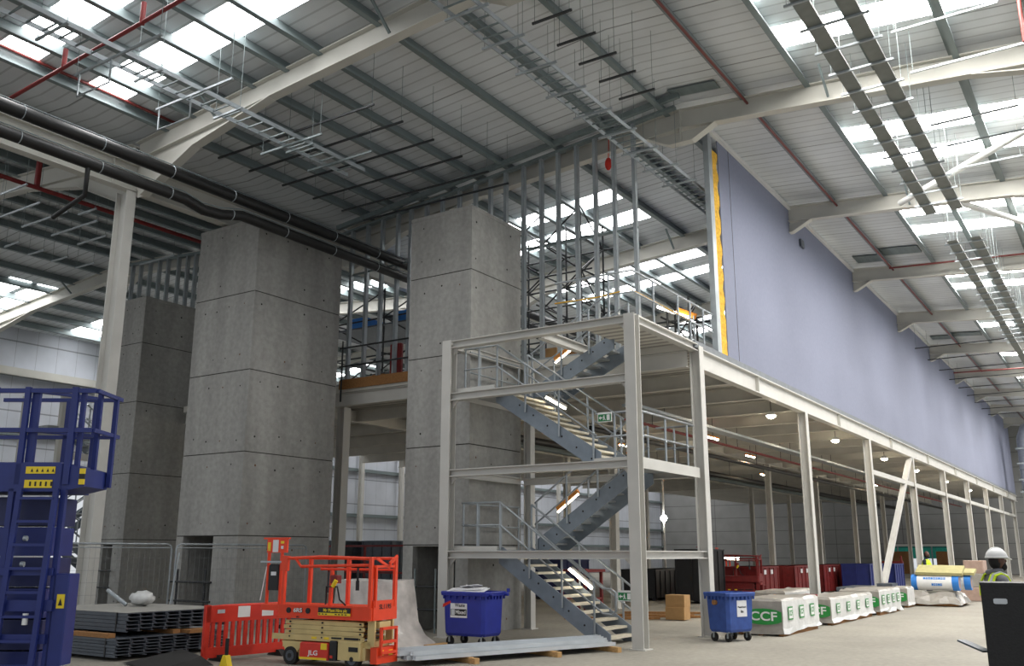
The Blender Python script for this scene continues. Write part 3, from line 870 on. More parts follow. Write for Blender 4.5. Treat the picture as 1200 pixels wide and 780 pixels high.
# rails round the stair head
rails([(16.6, 9.9, 6.5), (16.6, 8.05, 6.5), (21.0, 8.05, 6.5)], [(16.6, 9.3, 6.5), (16.6, 8.6, 6.5), (17.6, 8.05, 6.5), (18.9, 8.05, 6.5), (19.6, 8.05, 6.5), (20.4, 8.05, 6.5)], hgt=0.95)
MB().path([(16.58, 9.9, 7.0), (16.58, 8.9, 6.98), (16.6, 8.1, 7.05), (18.2, 8.04, 7.0), (19.5, 8.04, 7.0)], 0.015, 6).build('barrier_tape', M['insul'], label='yellow barrier tape strung along the rail at the stair head', cat='tape')


def stair_lamp(label, a, b, cased):
    t = thing('stair_lamp', label, 'lamp', ((a[0] + b[0]) / 2, (a[1] + b[1]) / 2, min(a[2], b[2]) - .1), group='tube lamps along the stair')
    MB().bar(a, b, *((0.035, 0.03) if cased else (0.055, 0.05))).build('glowing_tube', M['tube'], t)
    a2, b2 = Vector(a) + Vector((.07, 0, .02)), Vector(b) + Vector((.07, 0, .02))
    if cased:
        MB().bar(Vector(a) + Vector((-.03, 0, .09)), Vector(b) + Vector((-.03, 0, .08)), 0.09, 0.12).build('casing', M['orangecase'], t)
    else:
        MB().bar(a2, b2, 0.04, 0.12).build('casing', M['black'], t)


stair_lamp('lit tube lamp beside the lowest stair flight', (17.75, 10.3, 1.42), (17.75, 9.75, 1.03), False)
stair_lamp('orange-cased lamp over the second stair flight, below the middle landing', (18.55, 11.05, 2.66), (18.55, 10.5, 3.06), True)
stair_lamp('very bright tube lamp under the third stair flight', (17.75, 10.85, 5.2), (17.75, 10.35, 4.9), False)
stair_lamp('orange-cased lamp over the topmost stair flight', (18.55, 11.08, 6.16), (18.55, 10.53, 6.5), True)


def exit_sign(label, x, y, z):
    t = thing('exit_sign', label, 'sign', (x, y, z - .1))
    MB().bx(x, x + .015, y - .16, y + .16, z - .1, z + .1).build('sign_plate', M['white'], t)
    g = MB().bx(x - .004, x, y - .145, y + .145, z - .085, z + .06)
    p = g.build('green_field', M['green'], t)
    # running figure, arrow and doorway
    w = MB()
    X = x - .006
    def q(pts): w.add([(X, y - a, z + b - .012) for a, b in pts], [tuple(range(len(pts)))])
    q([(.05, -.055), (.12, -.055), (.12, .06), (.05, .06)])
    q([(-.02, .03), (.0, .03), (.0, .05), (-.02, .05)])
    q([(-.03, -.01), (.005, -.01), (.0, .028), (-.03, .028)])
    q([(-.04, -.05), (-.02, -.05), (0, -.01), (-.02, -.01)]); q([(.01, -.05), (.03, -.05), (.0, -.01), (-.01, -.01)])
    q([(-.13, 0), (-.09, .04), (-.09, -.04)]); q([(-.09, -.012), (-.05, -.012), (-.05, .012), (-.09, .012)])
    w.build('pictogram', M['white'], p)


exit_sign('green exit sign on the handrail at the foot of the stair', 16.64, 8.42, 0.95)
exit_sign('green exit sign on the handrail above the middle stair landing', 16.64, 8.78, 4.45)
# ---------------------------------------------------------------- cable trays, ladders, pipes under the roof
def tray(label, x0, x1, y0, y1, z, group):
    t = thing('cable_tray', label, 'cable tray', (x0, (y0 + y1) / 2, z), group=group)
    MB().bx(x0, x1, y0, y1, z, z + .008).bx(x0, x1, y0, y0 + .008, z, z + .06).bx(x0, x1, y1 - .008, y1, z, z + .06).build('tray_bed', M['tray'], t)
    MB().bx(x0, x1, y0, y0 + .02, z + .055, z + .065).bx(x0, x1, y1 - .02, y1, z + .055, z + .065).build('tray_lip', M['galvlight'], t)


tray('left-hand flat cable tray of the nearer pair under the right-hand roof', 8, 26.8, 3.57, 3.85, 11.0, 'cable trays under the right-hand roof')
tray('right-hand flat cable tray of the nearer pair under the right-hand roof', 8, 26.8, 2.9, 3.18, 11.0, 'cable trays under the right-hand roof')
tray('left-hand flat cable tray of the farther pair under the right-hand roof', 29.6, 62, 3.47, 3.74, 11.0, 'cable trays under the right-hand roof')
tray('right-hand flat cable tray of the farther pair under the right-hand roof', 29.6, 62, 2.83, 3.1, 11.0, 'cable trays under the right-hand roof')


def hanger(x, y0, y1, z, label, group, ztop=None, mt='galvlight', rods=True, drop=0.0):
    t = thing('trapeze_hanger', label, 'hanger', (x, (y0 + y1) / 2, z), group=group)
    MB().bx(x - .02, x + .02, y0, y1, z - .045, z - .003).build('strut', M[mt], t)
    if rods:
        for y in (y0 + .05, y1 - .05):
            MB().tube((x, y, z - .05), (x, y, zr(y) - .02), 0.006, 5).build('rod', M['galv'], t)


k = 0
for x in [12.6 + .95 * i for i in range(15)]:
    k += 1
    w = .25 if k % 3 else .1
    hanger(x, 2.76, 3.98, 11.0, 'strut hanger under the nearer pair of cable trays, %s from the camera' % nth(k), 'hangers under the nearer cable trays')
for k, (x, y0, y1) in enumerate(((15.6, 0.6, 2.7), (17.0, .9, 2.7), (18.8, .4, 2.7), (21.6, 1.0, 2.8), (23.0, .8, 2.7), (24.6, 1.2, 2.7))):
    hanger(x, y0, y1, 11.35, 'empty strut hanger to the right of the nearer cable trays, %s from the camera' % nth(k + 1), 'empty hangers on the right')
for k in range(18):
    x = 29.9 + .95 * k
    hanger(x, 2.72, 3.86, 11.0, 'strut hanger under the farther pair of cable trays, %s along' % nth(k + 1), 'hangers under the farther cable trays')
for k in range(9):
    x = 46 + 3.2 * k
    hanger(x, 2.4, 7.7, 11.2, 'long dark hanger bar across the far end of the roof, %s along' % nth(k + 1), 'long hanger bars at the far end', mt='black')
for k, x in enumerate((12.95, 13.85, 14.7, 15.55, 16.45)):
    hanger(x, 7.32, 8.16, 11.3, 'empty strut hanging beside the ridge purlin, %s from the camera' % nth(k + 1), 'empty struts beside the ridge', mt='scaff')


def ladder(label, x0, x1, ya, yb, z, pitch=0.3, pipe=False):
    t = thing('cable_ladder', label, 'cable ladder', (x0, (ya + yb) / 2, z))
    for y in (ya, yb):
        MB().bx(x0, x1, y - .012, y + .012, z, z + .09).build('side_rail', M['stud'], t)
    n = int((x1 - x0) / pitch)
    for i in range(n):
        x = x0 + pitch * (i + .5)
        MB().bx(x - .014, x + .014, ya, yb, z + .02, z + .045).build('rung', M['galv'], t)


ladder('long cable ladder hanging along the middle of the roof, over the stair', 8.5, 24.5, 8.4, 9.0, 11.0)
ladder('cable ladder hanging in front of the rooflights at upper left', 4, 15.0, 14.15, 14.7, 10.5)
for k in range(11):
    x = 9.3 + 1.15 * k
    hanger(x, 8.2, 9.15, 11.0, 'strut hanger under the middle cable ladder, %s from the camera' % nth(k + 1), 'hangers under the middle cable ladder')
for k, (x, y0, y1) in enumerate(((7.5, 14.0, 15.0), (8.6, 13.0, 15.6), (9.35, 14.0, 14.85), (10.3, 13.2, 15.5), (11.2, 14.0, 14.85), (12.95, 13.5, 15.4), (13.2, 14.0, 14.85), (14.2, 13.2, 15.2))):
    hanger(x, y0, y1, 10.5, 'strut hanger under the upper left cable ladder, %s from the camera' % nth(k + 1), 'hangers under the upper left cable ladder', mt='galvlight' if k < 5 else 'galv')
# U-shaped drop hangers
for k, (x, y) in enumerate(((8.6, 15.4), (10.3, 15.35))):
    t = thing('drop_hanger', 'U-shaped wire drop hanger below the upper left struts, %s one' % ('nearer', 'farther')[k], 'hanger', (x, y, 9.8))
    MB().path([(x, y + .05, 10.5), (x, y + .05, 10.0), (x, y - .95, 10.0), (x, y - .95, 10.5)], 0.018, 6).build('wire_loop', M['galvlight'], t)
# dark hanger bars on the slope above the towers
k = 0
for x in (13.35, 14.3, 15.4, 16.5, 17.6, 18.5):
    k += 1
    hanger(x, 12.4, 17.4, 11.05 , 'dark hanger bar crossing the purlins above the towers, %s from the camera' % nth(k), 'dark hanger bars above the towers', mt='scaff')
for k, (x, y0, y1) in enumerate(((11.0, 21.5, 22.7), (11.85, 22.4, 24.3), (12.6, 22.4, 24.6), (13.45, 22.4, 24.6), (14.3, 23.3, 24.7), (12.9, 21.6, 22.4), (13.25, 25.9, 26.7), (14.05, 26.0, 26.9), (14.8, 26.0, 26.9), (15.6, 25.9, 26.9), (16.5, 23.2, 24.9))):
    hanger(x, y0, y1, 10.5, 'pale strut hanging beyond the valley beam at left, %s' % (nth(k + 1) + ' along'), 'pale struts beyond the valley beam')

# red sprinkler pipes
def pipe(label, pts, r, m, cat='pipe', group=None, name='sprinkler_pipe', stubs=()):
    t = thing(name, label, cat, pts[0], group=group)
    MB().path(pts, r, 8).build('pipe_run', M[m], t)
    for (p, q) in stubs:
        MB().tube(p, q, r * 1.25, 8).build('stub', M[m], t)


pipe('red sprinkler pipe under the first purlin right of the ridge', [(4, 6.5, 12.22), (86, 6.5, 12.22)], 0.032, 'redpipe')
pipe('thin red pipe under the purlin above the middle cable ladder', [(4, 10.02, 12.12), (19.3, 10.02, 12.12)], 0.03, 'redpipe')
pipe('dark red pipe crossing the roof at upper left, with upright stubs', [(8.9, 8.5, 11.55), (8.9, 19.2, 10.95)], 0.04, 'darkred', stubs=[((8.9, 14.1, 11.2), (8.9, 14.1, 11.65)), ((8.9, 16.6, 11.1), (8.9, 16.6, 11.5)), ((8.9, 12.2, 11.4), (8.9, 12.2, 11.8))])
pipe('red pipe along the lower edge of the upper left rooflights', [(3, 18.25, 11.9), (13.5, 18.25, 11.9)], 0.035, 'redpipe')
pipe('dark red pipe beyond the valley beam at far left', [(3, 22.2, 10.75), (22, 22.2, 10.75)], 0.06, 'darkred', stubs=[((11.6, 22.2, 10.75), (11.6, 22.2, 11.6))])
pipe('red pipe crossing the right-hand roof at the fourth frame', [(35.2, 6.5, 12.1), (35.2, -1, 11.7)], 0.035, 'redpipe')
pipe('short red pipe hanging at the top right corner', [(18.5, .62, 12.1), (18.5, .62, 11.2)], 0.04, 'redpipe')
pipe('thin red pipe among the far hanger bars', [(56, 7.5, 11.6), (56, 0, 11.4)], 0.04, 'redpipe')

# black pipes along the valley beam, with a bright rail over each
def black_pipe(label, pts, r, y):
    t = thing('drain_pipe', label, 'pipe', pts[0], group='black pipes along the valley beam')
    MB().path(pts, r, 12).build('pipe_run', M['blackpipe'], t)
    MB().path([(p[0], p[1] + .02, p[2] + r + .05) for p in pts], 0.012, 6).build('carrier_rail', M['galv'], t)
    for i in range(12):
        x = pts[0][0] + 1.0 + 1.7 * i
        z = None
        for a, b in zip(pts, pts[1:]):
            if a[0] <= x <= b[0]:
                z = a[2] + (b[2] - a[2]) * (x - a[0]) / (b[0] - a[0])
        if z is None: continue
        m = MB().path([(x, y + r * 1.05 * math.cos(t_), z + r * 1.05 * math.sin(t_)) for t_ in [math.pi * (1.5 - j / 6) for j in range(10)]], 0.009, 5)
        m.build('clip', M['galvlight'], t)


black_pipe('upper black drain pipe running past the white valley beam', [(4, 16.96, 10.03), (30, 16.96, 9.95)], 0.135, 16.96)
black_pipe('lower black drain pipe along the white valley beam, with a swan-neck over the big tower', [(4, 16.96, 9.5), (12.2, 16.96, 9.5), (12.7, 16.96, 9.4), (13.2, 16.96, 9.44), (13.8, 16.96, 9.6), (30, 16.96, 9.55)], 0.125, 16.96)
pipe('thin black downpipe bend hanging under the lower drain pipe', [(9.85, 16.96, 9.4), (9.85, 16.96, 8.8), (9.85, 18.05, 8.55)], 0.05, 'blackpipe', name='drain_branch')

# white roof bracing tubes
MB().tube((27.5, 4.6, 11.75), (23.2, .2, 11.7), 0.09, 12).build('brace_tube', M['trimwhite'], label='white round bracing tube crossing the right-hand rooflights, nearer one', cat='brace', group='white roof bracing tubes')
MB().tube((28.0, 3.1, 11.6), (33.5, .4, 11.6), 0.09, 12).build('brace_tube', M['trimwhite'], label='white round bracing tube crossing the right-hand rooflights, farther one', cat='brace', group='white roof bracing tubes')
# fly braces
for k, (x, y, s) in enumerate(((19.95, 4.6, -1), (27.95, 4.4, -1), (12.55, 11.2, -1), (12.55, 16.4, -1), (27.95, 11.9, 1), (12.55, 21.9, -1), (19.95, 34.3, 1))):
    z = zr(y) - .25
    MB().bar((x - .12, y, z - .42), (x - .75, y, z + .1), .05, .05).build('fly_brace', M['galv'], label='short diagonal fly brace from purlin to rafter, %s' % ('right of the ridge, nearer', 'right of the ridge, farther', 'nearest rafter, upper', 'nearest rafter, by its knee', 'seen through the studs', 'beyond the white column', 'on the far left rafter')[k], cat='brace', group='fly braces')
# thin dark sheets between purlins, standing for shade on the roof panels
for k, (x, y0, y1) in enumerate(((19.35, 7.0, 8.2), (34.6, 5.3, 6.6), (35.3, 6.8, 7.7), (50.4, 5.3, 6.6), (51.0, 6.8, 7.7))):
    MB().bar((x, y0, zr(y0) - .05), (x, y1, zr(y1) - .05), .4 if x < 20 else .9, .02).build('shaded_roof_sheet', M['galv'], label='dark sheet for a shaded roof panel right of the ridge, %s from the camera' % nth(k + 1), cat='panel', group='shaded roof sheets')

# silver ductwork at the far end
t = thing('ventilation_duct', 'silver round duct dropping down past the far end of the lilac wall', 'duct', (84, 7.0, 5.0))
MB().path([(78, 4.2, 11.2), (79.5, 5.4, 11.2), (80.2, 6.1, 11.0), (80.6, 6.4, 10.4), (80.6, 6.4, 4.8)], 0.55, 16).build('duct_run', M['ductsilver'], t)
for z in (9.5, 8.0, 6.5):
    MB().path([(80.6 + .58 * math.cos(a), 6.4 + .58 * math.sin(a), z) for a in [2 * math.pi * i / 16 for i in range(16)]], 0.04, 5, closed=True).build('collar', M['galvlight'], t)
for k, z in enumerate((9.4, 8.3, 7.1, 6.2)):
    MB().bar((78.5, 6.9, z), (78.5, 3.4, z), 0.3, 0.1).build('service_tray', M['galvlight'], label='silver tray beside the far duct, %s from the top' % nth(k + 1), cat='cable tray', group='trays beside the far duct')
# ---------------------------------------------------------------- scissor lift (local frame: +x along the machine to the left, y across, away)
def scissor(loc, rz, label, main=True, paint=('jlgorange', 'jlgcream', 'jlgred'), s=1.0):
    O, C_, RD = (M[p] for p in paint)
    t = thing('scissor_lift', label, 'scissor lift', loc, rz)
    L, W = 1.86, 0.72
    # x = 0 is the ladder end, x = L the other end; y = 0 is the side with the sign (B() turns y about)
    b = lambda: MB()
    def B(mb, name, m, par=t, **k):
        mb.v = [Vector((p.x, -p.y, p.z)) for p in mb.v]
        mb.f = [f[::-1] for f in mb.f]
        return mb.build(name, m, par, world=False, **k)
    ch = B(b().rbx(.12, L - .12, .06, W - .06, .12, .34, .03).bx(.04, .3, .1, W - .1, .3, .4).bx(L - .32, L - .06, .1, W - .1, .26, .4), 'chassis', C_)
    # side boxes
    box = B(b().rbx(.78, 1.36, -.01, .2, .1, .36, .02), 'battery_cover', RD)
    B(b().rbx(.62, .76, -.01, .15, .1, .4, .015), 'control_box', M['black'], ch)
    B(b().rbx(.16, .6, .0, .15, .12, .4, .015), 'hydraulic_cover', C_)
    B(b().bx(.2, .38, -.004, 0, .25, .32), 'data_plate', M['deckdark'], ch)
    B(b().bx(.8, .92, -.014, -.01, .26, .355), 'warning_sticker', M['yellow'], box)
    B(b().bx(.8, 1.35, -.014, -.01, .1, .135), 'warning_strip', M['yellow'], box)
    if main:
        lettering('JLG', .1, M['white'], box, (1.07, .013, .2), (-1, 0, 0), (0, 0, 1), world=False, stretch=1.3)
        B(b().bx(.68, .73, -.02, -.01, .14, .18), 'stop_button', M['jlgred'], ch)
    # wheels
    for x in (.32, L - .3):
        for y in (.06, W - .06):
            w = b().tube((x, y - .05, .14), (x, y + .05, .14), .14, 20)
            w = B(w, 'wheel', M['rubber'])
            B(b().tube((x, y - .056, .14), (x, y + .056, .14), .085, 14), 'hub', M['deckgrey'], w)
            B(b().tube((x, y - .062, .14), (x, y + .062, .14), .04, 8), 'axle_nut', M['black'], w)
    B(b().prism([(L - .55, .36), (L - .1, .36), (L - .24, .1), (L - .36, .1)], (0, .03, 0), (1, 0, 0), (0, 0, 1), (0, .04, 0)), 'wheel_arm', C_)
    # folded scissor arms
    for k in range(4):
        z = .40 + .075 * k
        a = b()
        for y in (.05, W - .1):
            a.rbx(.14 + .02 * (k % 2), L - .1 - .03 * (k % 2), y, y + .05, z, z + .07, .012)
        a = B(a, 'scissor_arm', C_)
        p = b()
        for x in (.2, .95, L - .25):
            p.tube((x, .03, z + .035), (x, W - .03, z + .035), .014, 8)
        B(p, 'pivot_pin', M['black'], a)
    B(b().bx(.15, L + .12, .035, .05, .38, .47), 'side_plate', C_)
    B(b().bx(.22, .5, .028, .034, .42, .455).bx(.55, .75, .028, .034, .425, .45), 'slot', M['deckdark'])
    B(b().bx(1.05, 1.15, .03, .034, .41, .445), 'sticker', M['yellow'])
    B(b().bx(.8, .9, .03, .034, .41, .445), 'sticker', M['yellow'])
    # platform
    zf = .72
    pl = B(b().rbx(-.02, L, 0, W, zf, zf + .2, .015), 'platform', O)
    B(b().bx(0, L, -.012, 0, zf + .185, zf + .21).bx(0, L, -.012, 0, zf, zf + .03), 'edge_strip', O, pl)
    if main:
        B(b().bx(.36, 1.0, -.02, -.014, zf + .1, zf + .18), 'hire_plate', M['black'], pl)
        B(b().bx(.36, 1.0, -.02, -.014, zf + .06, zf + .1), 'hire_plate_lower', M['yellow'], pl)
        lettering('Mr Plant Hire plc', .068, M['yellow'], pl, (.66, .022, zf + .138), (-1, 0, 0), (0, 0, 1), world=False)
        sm = b()
        for i in range(9):
            if i not in (3, 4): sm.bx(.95 - .065 * i, .99 - .065 * i, -.0215, -.02, zf + .072, zf + .088)
        B(sm, 'small_print', M['black'], pl)
        lettering('6RS', .1, M['black'], pl, (1.42, .016, zf + .12), (-1, 0, 0), (0, 0, 1), world=False, stretch=1.25)
        lettering('6RS', .088, M['white'], pl, (1.42, .02, zf + .122), (-1, 0, 0), (0, 0, 1), world=False, stretch=1.3)
        for x in (1.62, 1.22):
            B(b().tube((x, -.016, zf + .12), (x, .0, zf + .12), .045, 14), 'vent', M['deckdark'], pl)
        lettering('6RS', .04, M['black'], pl, (1.42, .014, zf + .02), (-1, 0, 0), (0, 0, 1), world=False)
    # extension deck to the left
    B(b().rbx(L, L + .42, .05, W - .05, zf + .1, zf + .2, .01), 'extension_deck', O)
    # guard rails
    zt, zm = zf + .94, zf + .76
    B(b().path([(.06, .03, zt), (L * .55, .03, zt + .025), (L - .22, .03, zt + .0), (L - .06, .03, zt + .02)], .026, 8), 'top_rail', O)
    B(b().path([(.06, .03, zm + .08), (L - .42, .03, zm + .05), (L - .3, .03, zt)], .024, 8), 'middle_rail', O)
    B(b().path([(.06, W - .03, zt), (L - .06, W - .03, zt)], .024, 8).path([(.06, W - .03, zm), (L - .3, W - .03, zm)], .02, 8), 'back_rail', O)
    for x, y in ((.02, .03), (L - .08, .03), (.02, W - .03), (L - .08, W - .03), (L * .52, W - .03)):
        B(b().bx(x - .028, x + .028, y - .028, y + .028, zf + .2, zt + .02), 'rail_post', O)
    B(b().bx(L - .16, L - .02, .0, .05, zt - .2, zt + .04), 'rail_bracket', O)
    # end gate
    g = b()
    g.bar((-.02, .06, zf + .82), (-.02, W - .06, zf + .82), .03, .04).bar((-.02, .1, zf + .2), (-.02, .1, zf + .84), .04, .05).bar((-.02, W - .1, zf + .2), (-.02, W - .1, zf + .84), .04, .05)
    g.bx(-.035, -.005, .05, W - .05, zf, zf + .3)
    g.bar((-.02, .1, zf + .95), (-.02, W - .25, zf + .8), .03, .04).bar((-.02, W - .25, zf + .86), (-.02, W - .04, zf + .98), .03, .05)
    gate = B(g, 'end_gate', O)
    if main:
        lettering('SL1195', .1, M['black'], gate, (-.038, -W / 2, zf + .2), (0, -1, 0), (0, 0, 1), world=False, stretch=1.1)
    # access ladder at the gate end
    l = b()
    for y in (.16, W - .16):
        l.bx(-.14, -.1, y - .02, y + .02, .2, .62)
    for z in (.24, .4, .6):
        l.bx(-.15, -.09, .16, W - .16, z - .02, z + .02)
    B(l, 'ladder', O)
    B(b().bx(-.1, .02, .08, W - .08, .08, .32), 'end_cover', O)
    B(b().bx(-.104, -.1, .16, .26, .2, .28).bx(-.104, -.1, .4, .5, .19, .27), 'end_sticker', M['yellow'])
    B(b().bx(-.03, .1, .1, .14, .34, .74).bx(-.03, .1, W - .14, W - .1, .34, .74).bx(-.05, .1, .2, .5, .6, .7), 'end_bracket', C_)
    # sign panel on two posts over the extension
    for x in (L + .06, L + .34):
        B(b().tube((x, .1, zf + .2), (x, .1, zf + 1.1), .028, 8), 'extension_post', O)
    bd = B(b().bx(L - .06, L + .38, .08, .11, zf + 1.03, zf + 1.26).bx(L - .1, L + .46, .075, .115, zf + 1.25, zf + 1.28), 'notice_board', O)
    B(b().bx(L + .3, L + .36, .074, .08, zf + 1.06, zf + 1.2), 'notice', M['yellow'], bd)
    B(b().bx(L + .13, L + .25, .074, .08, zf + 1.04, zf + 1.24), 'notice', M['paper'], bd)
    B(b().bx(L + .01, L + .08, .074, .08, zf + 1.18, zf + 1.22), 'notice', M['yellow'], bd)
    B(b().bx(L + .02, L + .07, .074, .08, zf + 1.09, zf + 1.14), 'notice', M['paper'], bd)
    B(b().rbx(L + .08, L + .31, .06, .14, zf + .42, zf + .84, .02), 'document_box', M['black'])
    B(b().bx(L + .13, L + .24, .055, .06, zf + .66, zf + .72), 'document_label', M['paper'])
    B(b().bar((L - .05, .06, zf + .88), (L + .48, .06, zf + .88), .02, .03), 'extension_bar', M['galvlight'])
    B(b().bar((L + .4, .12, zf + .8), (L + .52, .14, zf + .25), .012, .012), 'strap', M['paper'])
    # controls on the deck
    c = b().bar((.86, .1, zf + .2), (.84, .1, zf + .75), .05, .05)
    B(c, 'control_post', O)
    B(b().rbx(.72, .86, .06, .2, zf + .55, zf + .68, .015), 'control_head', M['darkred'])
    B(b().tube((.78, .05, zf + .5), (.72, .05, zf + .6), .035, 8), 'yellow_plug', M['yellow'])
    B(b().path([(.92, .06, zf + .22), (.92, .06, zf + .5), (.7, .06, zf + .5), (.64, .06, zf + .3), (.52, .06, zf + .22)], .014, 6), 'black_cable', M['black'])
    B(b().tube((.3, .06, zf + .55), (.3, .06, zf + .8), .018, 8).tube((.3, .06, zf + .45), (.3, .06, zf + .6), .03, 8), 'hanging_lanyard', M['black'])
    return t


scissor((11.24, 10.11, 0), R(95.7), 'orange and cream scissor lift in the foreground, with a hire sign on its side')

# ---------------------------------------------------------------- plastic barrier
bx0, bx1 = Vector((10.47, 13.05, 0)), Vector((12.25, 12.85, 0))
dr = (bx1 - bx0).normalized()
t = thing('safety_barrier', 'orange plastic pedestrian barrier with a red and white strip, left of the scissor lift', 'barrier', (bx0.x, bx0.y, 0), math.atan2(dr.y, dr.x))
Lb = (bx1 - bx0).length
m = MB()
m.rbx(0, Lb, -.03, .03, .62, .9, .02)
m.bx(.03, Lb - .03, -.035, .035, .06, .22)
for i in range(15):
    x = .01 + i * .128
    if x > Lb - .05: break
    m.bx(x, x + (.06 if i else .07), -.022, .022, .2, .64)
m.bx(0, .1, -.03, .03, .04, .9)
m.build('panel', M['barrier'], t, world=False)
for i, c in enumerate(('white', 'jlgred', 'white', 'jlgred', 'white')):
    MB().bx(.62 + .24 * i, .62 + .24 * (i + 1), -.036, -.03, .68, .86).build('reflective_strip', M[c], t, world=False)
MB().bx(.22, .36, -.036, -.03, .76, .82).build('hand_hole', M['reflect'], t, world=False)
for x in (.32, 1.5):
    MB().prism([(-.22, 0), (.22, 0), (.1, .1), (-.1, .1)], (x - .06, 0, 0), (0, 1, 0), (0, 0, 1), (.12, 0, 0)).build('foot', M['rubber'], t, world=False)
t = thing('yellow_cone_foot', 'small yellow foot with a dark upright in front of the orange barrier', 'foot', (10.35, 12.3, 0))
MB().prism([(-.1, 0), (.1, 0), (.03, .17), (-.03, .17)], (10.3, 12.3, 0), (0, 1, 0), (0, 0, 1), (.1, 0, 0)).build('foot_block', M['yellow'], t)
MB().tube((10.35, 12.3, .15), (10.35, 12.3, .42), .03, 8).build('upright', M['rubber'], t)
MB().loft([[Vector((9.3, 12.6, .02)), Vector((10.2, 12.4, .02)), Vector((10.5, 13.5, .02)), Vector((9.6, 13.9, .02))], [Vector((9.5, 12.8, .06)), Vector((10.1, 12.6, .16)), Vector((10.35, 13.4, .2)), Vector((9.8, 13.6, .1))]]).build('black_sheeting', M['rubber'], label='heap of black sheeting on the floor between the deck stacks and the orange barrier', cat='sheeting')

# ---------------------------------------------------------------- stacks of folded steel decking
def deck_stack(label, x0, x1, y0, y1, z0, z1, rows, cw, lean=0.0):
    t = thing('decking_stack', label, 'decking stack', ((x0 + x1) / 2, (y0 + y1) / 2, z0), group='stacks of steel decking')
    h = (z1 - z0) / rows
    n = int(round((x1 - x0) / cw))
    cw = (x1 - x0) / n
    for r_ in range(rows):
        m = MB()
        o = rnd.uniform(-.015, .015)
        z = z0 + h * r_
        for c in range(n):
            a = x0 + c * cw + o + lean * r_
            jy = rnd.uniform(-.02, .02)
            m.bx(a, a + cw - .004, y0 + jy, y1, z + h - .016, z + h - .004)
            m.bx(a, a + .014, y0 + jy, y1, z + .002, z + h - .016).bx(a + cw - .018, a + cw - .004, y0 + jy, y1, z + .002, z + h - .016)
            m.bx(a + .014, a + .05, y0 + jy, y1, z + .002, z + .014)
            m.bx(a + .014, a + cw - .018, y0 + .35, y0 + .36, z + .014, z + h - .016)
        m.build('deck_sheet', M['deckgrey'], t)
    if z0 > .3:
        MB().bx(x0, x1, y0 + .02, y1, z1 - .002, z1 + .004).build('dusty_top', M['slab'], t)
    for y in (y0 + .25, y1 - .5):
        MB().bx(x0 - .012, x0 - .002, y, y + .03, z0, z1).build('banding_strap', M['black'], t)
    return t


deck_stack('upper stack of grey steel decking beside the blue lift, with a wrapped bag on it', 9.98, 12.1, 14.45, 17.3, .44, .75, 5, .26)
deck_stack('lower stack of grey steel decking resting on the floor beside the blue lift', 9.72, 12.0, 14.3, 17.2, .06, .36, 6, .3)
MB().bx(9.7, 9.84, 14.5, 17.2, .36, .43).bx(10.9, 11.05, 14.4, 17.2, .36, .43).build('stack_bearer', M['plank'], label='brown timber bearers between the two decking stacks', cat='timber')
MB().bx(11.1, 11.6, 14.2, 14.5, .36, .42).build('plank_offcut', M['plank'], label='reddish plank offcut poking out between the decking stacks', cat='timber')
t = thing('plastic_bag', 'crumpled white bag with a blue tube, lying on top of the decking stack', 'bag', (11.35, 16.0, .75))
MB().ball((11.35, 16.0, .9), .2, .28, .13, 12, 7, fn=lambda p: Vector((p.x * (1 + .2 * math.sin(7 * p.y)), p.y * (1 + .2 * math.sin(9 * p.x)), p.z * (1 + .25 * math.sin(11 * p.x + 3))))).build('bag_body', M['bag'], t)
MB().tube((11.2, 16.25, .78), (11.0, 16.6, 1.05), .04, 8).build('blue_tube', M['galvlight'], t)

# ---------------------------------------------------------------- mesh fence panels
def fence(label, a, b, h=1.93):
    a = Vector(a); b = Vector(b)
    L = (b - a).length
    t = thing('fence_panel', label, 'fence panel', tuple(a), math.atan2(b.y - a.y, b.x - a.x), group='mesh fence panels')
    r = .1
    pts = [(0, 0, .05), (0, 0, h - r), (.03, 0, h - .03), (r, 0, h), (L - r, 0, h), (L - .03, 0, h - .03), (L, 0, h - r), (L, 0, .05)]
    MB().path(pts, .021, 8).path([(0, 0, .15), (L, 0, .15)], .018, 6).path([(0, 0, h - .08), (L, 0, h - .08)], .012, 6).build('tube_frame', M['fence'], t, world=False)
    m = MB()
    n = int(L / .11)
    for i in range(1, n): m.bar((L * i / n, 0, .15), (L * i / n, 0, h), .003, .003)
    for i in range(1, 7): m.bar((0, 0, .15 + (h - .2) * i / 7), (L, 0, .15 + (h - .2) * i / 7), .004, .004)
    m.build('wire_infill', M['mesh'], t, world=False)
    for x in (.3, L - .3):
        MB().rbx(x - .3, x + .3, -.12, .12, 0, .1).build('block_foot', M['rubber'], t, world=False)
    return t


fence('mesh fence panel in front of the white column', (10.99, 18.31, 0), (13.2, 17.72, 0))
fence('mesh fence panel in front of the largest tower doorway', (13.28, 17.66, 0), (16.63, 17.1, 0))
MB().tube((13.1, 17.6, 0), (13.32, 17.6, 1.75), .015, 6).build('leaning_pole', M['galvlight'], label='thin pole leaning where the two fence panels meet', cat='pole')
t = thing('door_guard', 'scaffold tube guard across the doorway of the largest tower', 'guard rail', (15.1, 19.5, 0))
for z in (.6, 1.05):
    MB().tube((15.12, 18.7, z), (15.12, 20.3, z), .027, 7).build('rail', M['scaff'], t)
for y in (19.0, 20.05):
    MB().tube((15.17, y, 0), (15.17, y, 1.35), .027, 7).build('post', M['scaff'], t)
t = thing('door_guard', 'scaffold tube guard across the doorway of the furthest tower', 'guard rail', (17.5, 26.8, 0))
for z in (.7, 1.2):
    MB().tube((17.53, 26.4, z), (17.53, 27.2, z), .027, 7).build('rail', M['scaff'], t)
t = thing('door_guard', 'scaffold tube guard across the doorway of the tower behind the bin', 'guard rail', (17.05, 13.7, 0))
